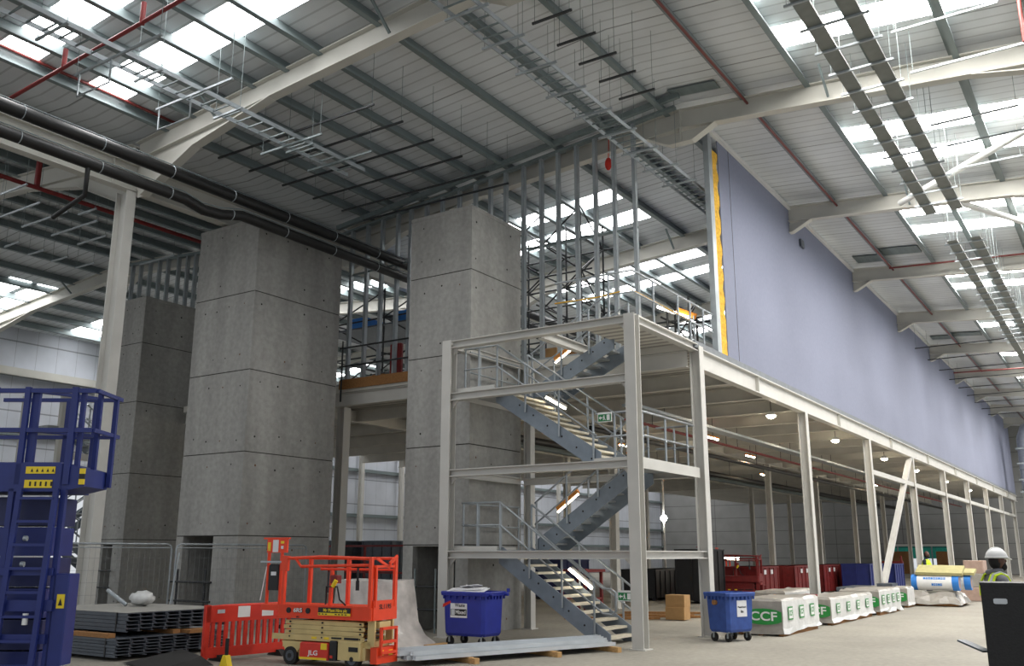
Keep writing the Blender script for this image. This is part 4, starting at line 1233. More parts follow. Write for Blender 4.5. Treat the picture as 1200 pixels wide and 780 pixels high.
for z in (.5, 1.0):
    MB().tube((17.1, 13.1, z), (17.1, 14.5, z), .027, 7).build('rail', M['scaff'], t)
for y in (13.4, 14.0):
    MB().tube((17.06, y, 0), (17.06, y, 1.4), .022, 7).build('post', M['galv'], t)

# ---------------------------------------------------------------- wheeled bins
def bin_(label, x0, x1, y0, y1, h, mt, kind):
    t = thing('wheeled_bin', label, 'bin', ((x0 + x1) / 2, (y0 + y1) / 2, 0), group='blue wheeled bins')
    def ring(k, z, r=.06):
        a, b, c, d = x0 + k, x1 - k, y0 + k, y1 - k
        return [Vector(p + (z,)) for p in ((a + r, c), (b - r, c), (b, c + r), (b, d - r), (b - r, d), (a + r, d), (a, d - r), (a, c + r))]
    zb = .19
    m = MB().loft([ring(.07, zb), ring(.045, zb + .05), ring(.03, h * .6), ring(.02, h - .1), ring(.02, h - .07)])
    body = m.build('bin_body', M[mt], t)
    rim = MB()
    rim.loft([ring(-.02, h - .08), ring(-.03, h - .02), ring(-.02, h), ring(.03, h), ring(.03, h - .05)], caps=False)
    rim.loft([ring(.03, h - .05), ring(.04, h - .06)], caps=True)
    n = 7
    for i in range(n):
        f = y0 + (y1 - y0) * (i + .5) / n
        rim.bx(x0 - .015, x0 + .02, f - .012, f + .012, h - .14, h - .07)
        f = x0 + (x1 - x0) * (i + .5) / n
        rim.bx(f - .014, f + .014, y0 - .015, y0 + .02, h - .14, h - .07)
    rim.build('rim', M[mt], t)
    for (x, y) in ((x0 + .14, y0 + .14), (x1 - .14, y0 + .14), (x0 + .14, y1 - .14), (x1 - .14, y1 - .14)):
        w = MB().tube((x - .022, y - .0, .085), (x + .022, y, .085), .085, 16).build('wheel', M['rubber'], t)
        MB().bx(x - .035, x - .026, y - .02, y + .02, .07, .2).bx(x + .026, x + .035, y - .02, y + .02, .07, .2).bx(x - .05, x + .05, y - .05, y + .05, .185, .2).tube((x - .04, y, .085), (x + .04, y, .085), .02, 8).build('fork', M['galvlight'], w)
    if kind == 1:
        for xx in (x0 + .16, x1 - .05):
            MB().tube((xx, y0 - .1, h - .06), (xx, y0 + .02, h - .06), .03, 8).build('lifting_lug', M[mt], t)
        MB().tube((x1 + .12, y0 + .03, h - .05), (x1, y0 + .03, h - .05), .03, 8).tube((x1 + .02, y0 - .05, h - .02), (x1 + .02, y0 - .05, h + .05), .035, 8).build('lifting_lug', M[mt], t)
        # sign on the face towards the camera
        yc, zc, w = y1 - .42, h - .34, .4
        xs = x0 + .028
        s = MB().bx(xs - .004, xs + .02, yc - w / 2, yc + w / 2, zc - .15, zc + .15).build('sign', M['paper'], t)
        MB().bx(xs - .007, xs - .004, yc - w / 2 + .01, yc + w / 2 - .01, zc - .11, zc + .01).build('sign_band', M['black'], s)
        MB().bx(xs - .009, xs - .007, yc + .09, yc + .175, zc - .105, zc + .005).build('sign_mark', M['reflect'], s)
        lettering('Waste', .09, M['black'], s, (xs - .006, yc - .03, zc + .08), (0, -1, 0), (0, 0, 1))
        lettering('Mixed', .1, M['white'], s, (xs - .01, yc - .05, zc - .05), (0, -1, 0), (0, 0, 1))
        MB().add([(xs - .006, y1 - .03, zc + .03), (xs - .006, y1 - .23, zc + .12), (xs - .006, y1 - .22, zc + .165), (xs - .006, y1 - .04, zc + .1)], [(0, 1, 2, 3)]).build('red_tape', M['jlgred'], t)
    else:
        xc, zc, w = (x0 + x1) / 2 + .02, h - .31, .3
        ysf = y0 + .03
        s = MB().bx(xc - w / 2, xc + w / 2, ysf - .008, ysf + .02, zc - .17, zc + .15).build('sign', M['paper'], t)
        lettering('Plasterboard', .05, M['black'], s, (xc, ysf - .01, zc + .02), (1, 0, 0), (0, 0, 1))
        lettering('Bin', .07, M['black'], s, (xc, ysf - .01, zc - .07), (1, 0, 0), (0, 0, 1))
        MB().tube((x0 - .04, (y0 + y1) / 2 + .02, h - .2), (x0 + .03, (y0 + y1) / 2 + .02, h - .2), .05, 12).build('lifting_lug', M['plank'], t)
    return t


bin_('blue wheeled bin with boards on top, in front of the concrete tower', 14.98, 15.72, 10.58, 11.62, 1.02, 'binblue', 1)
wb = bin_('worn blue wheeled bin with a white notice, beside the white column', 18.72, 19.58, 6.95, 7.6, .97, 'binblue2', 2)
wb.rotation_euler = (0, 0, R(-20))
for k in range(5):
    a = rnd.uniform(-.1, .1)
    MB().bar((15.15 + .08 * k, 11.55 - .05 * k, 1.035 + .018 * k), (15.3 + .07 * k, 10.75 + .1 * k, 1.04 + .03 * k * (k % 2)), .34, .012, (0.1 * (k - 2), 0, 1)).build('board_offcut', M['paper'], label='pale board offcut on the bin in front of the tower, %s from the bottom' % nth(k + 1), cat='board', group='board offcuts on the bin')

# ---------------------------------------------------------------- stack under cloudy polythene
t = thing('wrapped_stack', 'leaning stack under cloudy polythene behind the scissor lift', 'stack', (14.2, 12.4, 0))
MB().loft([[Vector(p) for p in ((13.7, 11.95, .05), (14.7, 11.85, .05), (14.7, 13.3, .05), (13.5, 13.3, .05))], [Vector(p) for p in ((13.95, 12.05, 1.15), (14.5, 11.95, 1.15), (14.5, 13.2, 1.15), (13.9, 13.2, 1.15))]]).build('board_pack', M['plaster'], t)
prof = [(0, .55), (.06, .42), (.2, .22), (.45, .1), (.8, .03), (1.1, .0), (1.22, -.02)]
rings = []
base = [(13.85, 11.95), (14.2, 11.92), (14.52, 11.9), (14.55, 12.6), (14.55, 13.3), (14.0, 13.3), (13.8, 13.3), (13.82, 12.6)]
cx, cy = 14.2, 12.6
for z, o in prof:
    ring = []
    for i, (x, y) in enumerate(base):
        v = Vector((x - cx, y - cy))
        v = v * (1 + o * (.75 if i % 2 else 1.05) / v.length)
        ring.append(Vector((cx + v.x + rnd.uniform(-.02, .02), cy + v.y + rnd.uniform(-.02, .02), z + (rnd.uniform(-.02, .03) if z > .5 else 0) + .01)))
    rings.append(ring)
MB().loft(rings, True).build('polythene_cover', M['wrapclear'], t)
for k, (x, y) in enumerate(((14.55, 11.35), (13.6, 11.2))):
    MB().bx(x - .35, x + .25, y - .05, y + .05, 0, .08).build('timber_bearer', M['timber'], label='timber bearer on the floor at the foot of the polythene stack, %s one' % ('right', 'left')[k], cat='timber')

# ---------------------------------------------------------------- galvanised channels on the floor
A, B_ = Vector((12.1, 10.55, 0)), Vector((16.45, 8.93, 0))
dd = (B_ - A).normalized(); nn = Vector((dd.y, -dd.x, 0))
k = 0
for lay in range(2):
    for j in range(7 - lay):
        k += 1
        o = nn * (.125 * j + .06 * lay)
        e0, e1 = rnd.uniform(-.15, .25), rnd.uniform(-.3, .1)
        p, q = A + o + dd * e0, B_ + o * 1.0 + dd * (e1 - j * .06)
        z = .1 + .065 * lay
        m = MB().bar(p + Vector((0, 0, z)), q + Vector((0, 0, z)), .09, .006).bar(p + Vector((0, 0, z + .03)) + nn * .045, q + Vector((0, 0, z + .03)) + nn * .045, .008, .066).bar(p + Vector((0, 0, z + .03)) - nn * .045, q + Vector((0, 0, z + .03)) - nn * .045, .008, .066)
        m.build('steel_channel', M['channel'], label='long galvanised channel on the floor, %s layer, %s from the stair side' % (('bottom', 'top')[lay], nth(j + 1)), cat='channel', group='galvanised channels on the floor')
for kk, f in enumerate((.62, .92, .25)):
    c = A + dd * ((B_ - A).length * f) + nn * .3
    MB().bar(c - nn * .5 + Vector((0, 0, .045)), c + nn * .72 + Vector((0, 0, .045)), .09, .09).build('timber_bearer', M['timber'], label='pale timber bearer under the galvanised channels, %s' % ('near the middle', 'at the stair end', 'at the scissor lift end')[kk], cat='timber', group='bearers under the channels')

# ---------------------------------------------------------------- wrapped pallets with green print
def pallet(label, x0, x1, y0, y1, h, n_small, big=True, lean=.0, seed=1):
    r = random.Random(seed)
    t = thing('wrapped_pallet', label, 'pallet', ((x0 + x1) / 2, (y0 + y1) / 2, 0), group='white wrapped pallets along the mezzanine')
    m = MB()
    for i in range(3):
        y = y0 + .08 + (y1 - y0 - .16) * i / 2
        m.bx(x0 + .05, x1 - .05, y - .05, y + .05, 0, .09)
    m.bx(x0 + .03, x1 - .03, y0 + .03, y1 - .03, .09, .12).build('timber_base', M['plank'], t)
    def ring(k, z, wob):
        a, b, c, d = x0 + k, x1 - k, y0 + k, y1 - k
        pts = []
        for i in range(8): pts.append((a + (b - a) * i / 8, c))
        for i in range(4): pts.append((b, c + (d - c) * i / 4))
        for i in range(8): pts.append((b - (b - a) * i / 8, d))
        for i in range(4): pts.append((a, d - (d - c) * i / 4))
        return [Vector((p[0] + r.uniform(-wob, wob), p[1] + r.uniform(-wob, wob), z + (r.uniform(-wob, wob) * 1.5))) for p in pts]
    m = MB().loft([ring(-.03, .07, .03), ring(.0, .16, .012), ring(.0, h * .5, .006), ring(.0, h - .05, .008), ring(.05, h, .012)])
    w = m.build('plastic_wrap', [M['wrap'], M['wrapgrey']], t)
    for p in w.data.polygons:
        if p.normal.x < -.6 or p.normal.z > .6: p.material_index = 1  # dust and shade painted into the top and left faces
    # print on the two visible faces
    if n_small:
        for i in range(n_small):
            f = (i + .6) / (n_small + .3)
            xc = x0 + (x1 - x0) * f
            s = min(.16, (x1 - x0) / n_small * .26)
            g = MB().bx(xc - s, xc + s, y0 - .024, y0 - .018, h * .42, h * .78).build('green_square', M['logogreen'], t)
            MB().bx(xc - s * .8, xc + s * .8, y0 - .027, y0 - .024, h * .46, h * .74).build('white_square', M['white'], g)
            lettering('CCF', h * .2, M['logogreen'], g, (xc, y0 - .029, h * .6), (1, 0, 0), (0, 0, 1), stretch=min(1, s * 6.0) * .8)
    if big:
        yc, zc = y0 + .42, h * .52
        pts = []
        for i in range(20):
            a = 2 * math.pi * i / 20
            pts.append((max(-.36, min(.4, .52 * math.cos(a))), .17 * math.sin(a) * (1.0)))
        g = MB().prism(pts, (x0 - .024, yc, zc), (0, -1, 0), (0, 0, 1), (-.004, 0, 0)).build('green_oval', M['logogreen'], t)
        lettering('CCF', .26, M['white'], g, (x0 - .031, yc, zc), (0, -1, 0), (0, 0, 1), stretch=1.25)
    return t


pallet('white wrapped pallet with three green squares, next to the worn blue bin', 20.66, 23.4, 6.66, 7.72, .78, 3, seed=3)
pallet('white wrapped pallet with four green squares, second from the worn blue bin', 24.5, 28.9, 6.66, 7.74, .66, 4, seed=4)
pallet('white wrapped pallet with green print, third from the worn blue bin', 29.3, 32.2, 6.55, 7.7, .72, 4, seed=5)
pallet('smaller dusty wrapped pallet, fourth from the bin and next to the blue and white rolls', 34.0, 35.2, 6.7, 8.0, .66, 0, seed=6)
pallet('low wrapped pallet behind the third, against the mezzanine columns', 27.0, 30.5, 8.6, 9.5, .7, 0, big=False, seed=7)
MB().bx(24.9, 25.3, 7.2, 7.5, .66, .72).build('red_tool', M['darkred'], label='small dark red tool left on the second white pallet', cat='tool')
MB().rbx(33.9, 36.5, 8.3, 9.0, 0, .62).build('grey_board_pack', M['deckgrey'], label='low grey board pack behind the fourth pallet', cat='pack')
MB().bx(34.2, 35.1, 7.2, 7.7, .66, .76).build('grey_tool_case', M['deckgrey'], label='grey case lying on the smaller dusty pallet', cat='case')
# rolls on their own pallet
t = thing('wrapped_pallet', 'low pallet under torn clear wrap, carrying blue-banded rolls', 'pallet', (36.4, 6.1, 0))
MB().bx(35.35, 37.5, 5.4, 6.85, .02, .14).build('timber_base', M['plank'], t)
r9 = random.Random(9)
def rg(k, z, wob):
    a, b, c, d = 35.3 + k, 37.55 - k, 5.35 + k, 6.9 - k
    pts = [(a + (b - a) * i / 6, c) for i in range(6)] + [(b, c + (d - c) * i / 5) for i in range(5)] + [(b - (b - a) * i / 6, d) for i in range(6)] + [(a, d - (d - c) * i / 5) for i in range(5)]
    return [Vector((p[0] + r9.uniform(-wob, wob), p[1] + r9.uniform(-wob, wob), z + r9.uniform(-wob, wob) * 2)) for p in pts]
MB().loft([rg(-.08, .1, .03), rg(0, .22, .03), rg(.12, .36, .04), rg(.2, .46, .03)]).build('clear_wrap', M['wrapgrey'], t)
for k, (x, y0, y1, z, lab) in enumerate(((35.85, 5.35, 6.85, .78, 'white roll with blue bands on the torn pallet, nearer one'), (36.75, 5.1, 6.6, .78, 'white roll with blue bands on the torn pallet, farther one'))):
    rr = .26
    q = thing('insulation_roll', lab, 'roll', (x, (y0 + y1) / 2, .52), group='blue and white rolls')
    MB().tube((x, y0, z), (x, y1, z), rr, 20).build('roll_wrap', M['white'], q)
    for (a, b) in ((y0 - .01, y0 + .2), (y1 - .18, y1 + .01)):
        MB().tube((x, a, z), (x, b, z), rr + .006, 20).build('blue_band', M['printblue'], q)
    MB().disc((x, y0 - .012, z), (0, -1, 0), rr * .8, 16).build('roll_end', M['plaster'], q)
    pr = MB()
    for (ang, yo, n, wd) in ((.42, .36, 9, .07), (-.4, .1, 5, .06)):
        for i in range(n):
            yy = (y0 + y1) / 2 + yo - i * wd * 1.15
            for (da, db) in ((0, .13), (.17, .3)) if i % 3 else ((0, .3),):
                q_ = [Vector((x - (rr + .004) * math.cos(ang + d_), w_, z + (rr + .004) * math.sin(ang + d_))) for d_ in (da, db) for w_ in (yy, yy - wd)]
                pr.add([q_[0], q_[1], q_[3], q_[2]], [(0, 1, 2, 3)])
    pr.build('blue_print', M['printblue'], q)
MB().bar((36.0, 6.7, 1.2), (36.0, 5.2, 1.18), .75, .1, (-.35, 0, 1)).build('foam_board', M['lagyellow'], label='dull yellow foam board lying over the blue and white rolls', cat='board')
MB().bar((36.85, 6.5, 1.16), (36.85, 4.95, 1.13), .7, .09, (-.2, 0, 1)).build('foam_board', M['lagyellow'], label='second yellow foam board, just behind the first on the rolls', cat='board')

# brick-like stack by the person
for i in range(3):
    MB().rbx(40.0 + .1 * i, 41.2, 5.1, 6.0 - .1 * i, .02 + .5 * i, .5 + .5 * i).build('block_pack', M['plaster' if i % 2 == 0 else 'wrapgrey'], label='pack of pinkish blocks behind the person in the white helmet, %s of three' % ('lowest', 'middle', 'topmost')[i], cat='block pack', group='block packs')

# ---------------------------------------------------------------- black panel box at the right edge
t = thing('black_cabinet', 'tall black cabinet at the right edge, with a pale slot handle', 'cabinet', (12.1, 1.3, 0), R(-84))
MB().rbx(-.29, .95, -.02, .6, .05, 1.43, .012).build('carcass', M['blackmat'], t, world=False)
MB().bx(-.295, .95, -.03, .61, 1.40, 1.432).build('top_edge', M['black'], t, world=False)
m = MB()
m.prism([(-.07, -.02), (-.055, -.03), (.055, -.03), (.07, -.02), (.07, .02), (.055, .03), (-.055, .03), (-.07, .02)], (-.1, -.024, 1.23), (1, 0, 0), (0, 0, 1), (0, .006, 0)).build('slot_handle', M['ductsilver'], t, world=False)
MB().bx(-.2, .9, 0, .55, 0, .05).build('plinth', M['rubber'], t, world=False)
MB().bx(-.295, -.289, -.02, .6, .1, .3).build('red_edge', M['jlgred'], t, world=False)
MB().bar((12.45, 1.9, .757), (12.3, 1.62, .66), .16, .02, (.2, .3, 1)).build('sheet_flap', M['deckgrey'], label='small grey sheet flap sticking out of the left side of the black cabinet', cat='flap')
MB().ball((12.75, .95, 1.5), .09, .09, .1, 10, 6).build('red_helmet', M['jlgred'], label='small red object on top of the black cabinet at the right edge', cat='helmet')

# ---------------------------------------------------------------- blue access lift at the left edge (local: x right, y away)
S = 10.3 / 1081.8
yaw_l = R(33.5894) - math.pi / 2
t = thing('access_lift', 'dark blue access lift at the left edge, with a railed platform and ladder', 'access lift', (5.9, 10.26, 0), yaw_l)
PX = lambda px: (px - 45) * S
def zz_(py): return 1.75 + (648 - py) * S * 1.0
D_, K_ = M['liftblue'], M['liftdark']
def LB(mb, name, m=None, par=None): return mb.build(name, m or D_, par or t, world=False)
xl, xr = PX(-60), PX(62)
pf_ = LB(MB().rbx(xl, xr, 0, .75, 2.42, 2.75, .015).prism([(0, 0), (.26, .06), (.26, .26), (0, .33)], (xr, 0.02, 2.42), (1, 0, 0), (0, 0, 1), (0, .6, 0)), 'platform')
LB(MB().bx(PX(19), PX(54), -.008, 0, 2.62, 2.70), 'warning_sticker', M['yellow'], pf_)
LB(MB().bx(PX(19), PX(52), -.008, 0, 2.46, 2.55), 'warning_sticker', M['yellow'], pf_)
m = MB()
for i in range(5):
    f = PX(25) + i * .06
    m.add([(f, -.011, 2.64), (f + .03, -.011, 2.64), (f + .015, -.011, 2.68)], [(0, 1, 2)]); m.bx(f, f + .02, -.011, -.008, 2.48, 2.53)
LB(m, 'sticker_pictogram', M['black'], pf_)
m = MB()
for i, c in enumerate(('yellow', 'black', 'yellow')):
    LB(MB().bx(xr + .2, xr + .262, .0, .02, 2.5 + .06 * i, 2.56 + .06 * i), 'hazard_stripe', M[c], pf_)
for (px, w, y) in ((-30, .06, 0), (9, .06, 0), (17, .09, .06), (67, .07, .0), (75, .05, .06), (84, .05, .3), (93, .05, .55), (25, .05, .7), (60, .04, .7)):
    LB(MB().bx(PX(px) - w / 2, PX(px) + w / 2, y, y + .05, 2.5, 3.62 - y * .08), 'rail_post')
for z in (3.58, 3.12):
    LB(MB().bar((xl, .03, z), (PX(92), .03, z - .0), .045, .05), 'front_rail')
    LB(MB().bar((xl, .72, z), (PX(93), .72, z), .04, .045), 'back_rail')
    LB(MB().bar((PX(93), .03, z), (PX(93), .72, z), .04, .045), 'side_rail')
    LB(MB().bar((PX(22), .1, z), (PX(66), .6, z), .035, .04), 'middle_rail')
# mast and body
for i in range(6):
    z = .35 + .34 * i
    LB(MB().rbx(PX(-40), PX(46), .25, .8, z, z + .32, .01), 'mast_section', K_ if i % 2 else D_)
LB(MB().bx(PX(-60), PX(62), .05, .9, .1, .34), 'chassis')
LB(MB().rbx(PX(66), PX(85), .0, .25, .55, 1.52, .01), 'side_cabinet', D_)
LB(MB().bx(PX(73), PX(82), -.006, 0, 1.15, 1.3), 'hazard_label', M['yellow'])
LB(MB().add([(PX(75), -.008, 1.18), (PX(80), -.008, 1.18), (PX(77.5), -.008, 1.26)], [(0, 1, 2)]), 'hazard_mark', M['black'])
for px in (17, 60):
    LB(MB().bar((PX(px - 6), -.08, .1), (PX(px + 1), -.06, 2.45), .055, .05, (0, 1, 0)), 'ladder_rail')
m = None
for i in range(9):
    z = .3 + .255 * i
    LB(MB().bar((PX(12 + i * .6), -.07, z), (PX(55 + i * .6), -.07, z), .04, .03), 'ladder_rung')
for px in (4, 66):
    LB(MB().bx(PX(px) - .03, PX(px) + .03, .0, .06, .3, 2.45), 'upright')
LB(MB().bx(PX(-60), PX(66), -.04, .0, .78, .88).bx(PX(-60), PX(66), -.04, .0, 1.5, 1.58).bx(PX(-60), PX(70), -.04, .0, 1.12, 1.24), 'cross_member')
for px in (15, 75):
    LB(MB().tube((PX(px), .05, .12), (PX(px), .2, .12), .12, 16), 'wheel', M['rubber'])
LB(MB().tube((PX(42), -.06, .98), (PX(42), -.06, 1.1), .03, 10), 'paper_cup', M['white'])
for px, z in ((26, 1.9), (26, 1.62)):
    LB(MB().tube((PX(px), .0, z), (PX(px + 4), .0, z), .03, 8), 'hose_clip', M['galvlight'])

# ---------------------------------------------------------------- things under the mezzanine, seen in the dark
def crate_box(label, x, y, w, d, h, m, cat, name, z=0.0, group=None):
    t = thing(name, label, cat, (x, y, z), group=group)
    b = MB().rbx(x - w / 2, x + w / 2, y - d / 2, y + d / 2, z + .1, z + h, .03).build('shell', M[m], t)
    r = MB()
    n = max(2, int(w / .45))
    for i in range(n + 1):
        xx = x - w / 2 + w * i / n
        r.bx(xx - .03, xx + .03, y - d / 2 - .03, y - d / 2, z + .1, z + h)
    n = max(2, int(d / .45))
    for i in range(n + 1):
        yy = y - d / 2 + d * i / n
        r.bx(x - w / 2 - .03, x - w / 2, yy - .03, yy + .03, z + .1, z + h)
    r.bx(x - w / 2 - .04, x + w / 2 + .04, y - d / 2 - .04, y + d / 2 + .04, z + h - .06, z + h)
    r.build('rib_frame', M[m], t)
    f = MB()
    for (a, c) in ((-1, -1), (1, -1), (-1, 1), (1, 1)):
        f.bx(x + a * (w / 2 - .1) - .07, x + a * (w / 2 - .1) + .07, y + c * (d / 2 - .1) - .07, y + c * (d / 2 - .1) + .07, z, z + .12)
    f.build('skid', M['black'], t)
    return t


for k, (x, y) in enumerate(((37.2, 13.2), (41.0, 12.9), (44.6, 12.7), (48.4, 12.4))):
    s = crate_box('dark red steel skip under the mezzanine, %s from the stair' % nth(k + 1), x, y, 2.6, 1.4, 1.25, 'darkred', 'skip', 'steel_skip', group='red skips under the mezzanine')
    for dx in (-.5, .3):
        MB().bx(x + dx, x + dx + .25, y - .75, y - .735, .95, 1.12).build('white_mark', M['paper'], s)
s = crate_box('dark blue steel skip with a white notice under the mezzanine', 46.3, 11.0, 2.6, 1.2, 1.3, 'liftblue', 'skip', 'steel_skip')
MB().bx(45.9, 46.9, 10.39, 10.42, .75, 1.1).build('notice', M['paper'], s)
crate_box('plain blue steel skip under the mezzanine, behind the white diagonal brace', 52.5, 11.3, 2.2, 1.3, 1.25, 'liftblue', 'skip', 'steel_skip')
crate_box('tall black wrapped pack under the mezzanine, behind the worn blue bin', 33.0, 13.6, 1.6, 1.2, 1.9, 'black', 'pack', 'wrapped_pack')
crate_box('long low black pack under the mezzanine, seen past the stair foot', 35.0, 16.2, 3.6, 1.4, 1.15, 'black', 'pack', 'wrapped_pack')
crate_box('dark navy pack under the mezzanine, behind the stair flight', 33.0, 19.5, 2.2, 1.2, 1.5, 'liftdark', 'pack', 'wrapped_pack')
scissor((34.6, 12.0, 0), R(96), 'red scissor lift in the dark under the mezzanine, behind the worn blue bin', False, ('darkred', 'darkred', 'darkred'))
scissor((38.5, 15.6, 0), R(10), 'orange scissor lift deep under the mezzanine, with a lit rail', False, ('jlgorange', 'darkred', 'jlgred'))
MB().bx(36.2, 36.3, 13.3, 15.0, 1.5, 1.6).build('glowing_strip', M['tube'], label='warm lit strip over the red skips under the mezzanine', cat='lamp')
t = thing('steel_trestle', 'dark red steel trestle under the mezzanine behind the stair foot', 'trestle', (25.2, 14.2, 0))
for (x, y) in ((24.7, 13.8), (25.7, 13.8), (24.7, 14.6), (25.7, 14.6)):
    MB().bx(x - .04, x + .04, y - .04, y + .04, 0, 1.2).build('leg', M['darkred'], t)
MB().bx(24.6, 25.8, 13.7, 14.7, 1.2, 1.28).build('top_plate', M['darkred'], t)
MB().bx(24.65, 25.75, 13.77, 13.83, .4, .46).bx(24.65, 25.75, 14.57, 14.63, .4, .46).bx(24.67, 24.73, 13.8, 14.6, .7, .76).build('cross_rail', M['darkred'], t)
for k, (z, dx) in enumerate(((0.02, 0), (.34, .03))):
    b = MB().rbx(23.9 + dx, 24.3 + dx, 10.35, 10.9, z, z + .32, .008).build('cardboard_box', M['card'], label='cardboard box under the mezzanine, %s of the two' % ('lower', 'upper')[k], cat='box')
for k, (x, y, a) in enumerate(((24.9, 11.9, .2), (25.3, 10.3, .1), (23.3, 12.2, .3), (26.3, 11.9, .15))):
    c = Vector((x, y, .04 + .0 * k)); v = Vector((math.cos(1.9 + a), math.sin(1.9 + a), 0))
    MB().bar(c - v * 1.3, c + v * 1.3, .14, .06).build('scaffold_plank', M['plank'], label='plank lying on the floor beyond the stair foot, %s one' % nth(k + 1), cat='plank', group='planks beyond the stair foot')
# behind the tower gap
for k, (x, y) in enumerate(((30.2, 29.0), (30.8, 26.9))):
    crate_box('grey plant cabinet far back in the gap between the towers, %s one' % ('left', 'right')[k], x, y, 1.2, 1.6, 2.25, 'deckgrey', 'cabinet', 'plant_cabinet')
t = thing('crash_barrier', 'dark red guard frame in front of the grey plant cabinets', 'guard rail', (27.0, 26.0, 0))
for z in (1.05, 2.0):
    MB().bar((27.4, 28.9, z), (26.2, 21.9, z), .07, .07).build('rail', M['darkred'], t)
for f in (0, .33, .66, 1):
    p = Vector((27.4, 28.9, 0)).lerp(Vector((26.2, 21.9, 0)), f)
    MB().bar(p, p + Vector((0, 0, 2.0)), .07, .07, (1, 0, 0)).build('post', M['darkred'], t)
# outside the far door
t = thing('net_fence', 'green netted fence outside the far doorway', 'fence', (99, 17, 0))
MB().bx(99, 99.1, 8, 26, 1.3, 2.3).build('net_sheet', M['greennet'], t)
MB().bx(99.0, 99.12, 8, 26, 2.3, 3.4).build('upper_net', mat('deep green netting', (24, 104, 92), rough=.8), t)
for y in (9, 14.7, 16.9, 20, 25):
    MB().bx(98.9, 99, y - .06, y + .06, 0, 3.4).build('post', M['galv'], t)
for k, (y, w) in enumerate(((18.35, 1.5), (14.7, 1.1))):
    MB().bx(91.2, 91.6, y - w / 2, y + w / 2, 0, 1.95).build('ply_hoarding', M['plank'], label='brown board hoarding at the %s side of the far doorway' % ('left', 'right')[k], cat='hoarding')
t = thing('red_trestle', 'small red frame in front of the far doorway', 'trestle', (60, 12.4, 0))
for (x, y) in ((60, 12.0), (60, 13.2)):
    MB().bx(x - .05, x + .05, y - .05, y + .05, 0, 1.6).build('leg', M['darkred'], t)
MB().bx(59.9, 60.1, 11.9, 13.3, 1.2, 1.32).bx(59.9, 60.1, 11.9, 13.3, .7, .8).build('cross_rail', M['darkred'], t)

# stairs by the open bay at far left
t = thing('steel_stair', 'grey steel stair by the open bay at far left, behind the blue lift', 'stair', (21, 33, 0), kind='thing')
def far_flight(xa, za, xb, zb, y):
    n = 10
    m = MB()
    for yy in (y, y + 1.1):
        m.bar((xa, yy, za), (xb, yy, zb), .05, .28)
    s = m.build('stringer', M['stair'], t)
    for i in range(n):
        f = (i + .5) / n
        x, z = xa + (xb - xa) * f, za + (zb - za) * f
        MB().bx(x - .16, x + .16, y, y + 1.1, z, z + .05).build('tread', M['treadgrey'], s)
    m = MB()
    for yy in (y, y + 1.1):
        m.tube((xa, yy, za + 1.0), (xb, yy, zb + 1.0), .03, 6).tube((xa, yy, za + .5), (xb, yy, zb + .5), .025, 6)
        for f in (0.05, .5, .95):
            x, z = xa + (xb - xa) * f, za + (zb - za) * f
            m.tube((x, yy, z), (x, yy, z + 1.0), .025, 6)
    m.build('handrail', M['rail'], t)
far_flight(22.6, .1, 20.0, 2.0, 32.6)
far_flight(20.0, 2.1, 22.8, 4.1, 33.9)
far_flight(22.8, 4.2, 20.0, 6.2, 32.6)
for (x0, x1, z) in ((19.0, 20.1, 2.05), (22.6, 23.8, 4.15), (18.5, 20.1, 6.25)):
    MB().bx(x0, x1, 32.5, 35.1, z - .1, z).build('landing', M['treadgrey'], t)
for (x, y) in ((19.0, 32.5), (23.8, 32.5), (19.0, 35.1), (23.8, 35.1)):
    MB().bx(x - .1, x + .1, y - .1, y + .1, 0, 7.6).build('post', M['steelgrey'], t)
MB().bar((19.0, 32.5, 5.2), (23.8, 32.5, 5.2), .12, .25).bar((19, 32.5, 7.4), (23.8, 32.5, 7.4), .12, .25).build('frame_beam', M['steel'], t)
# ---------------------------------------------------------------- people
def skin_body(name, pts, edges, radii, m, parent, root=0, levels=2):
    me = bpy.data.meshes.new(name)
    me.from_pydata([tuple(p) for p in pts], edges, [])
    o = bpy.data.objects.new(name, me)
    COL.objects.link(o)
    o.parent = parent; XF[o] = XF[parent]
    o.modifiers.new('skin', 'SKIN').use_smooth_shade = True
    if not me.skin_vertices:
        bpy.context.view_layer.objects.active = o
    sv = me.skin_vertices[0].data
    for i, r in enumerate(radii):
        sv[i].radius = (r, r) if not isinstance(r, tuple) else r
        sv[i].use_root = (i == root)
    s = o.modifiers.new('subdivision', 'SUBSURF'); s.levels = levels; s.render_levels = levels
    me.materials.append(m)
    return o


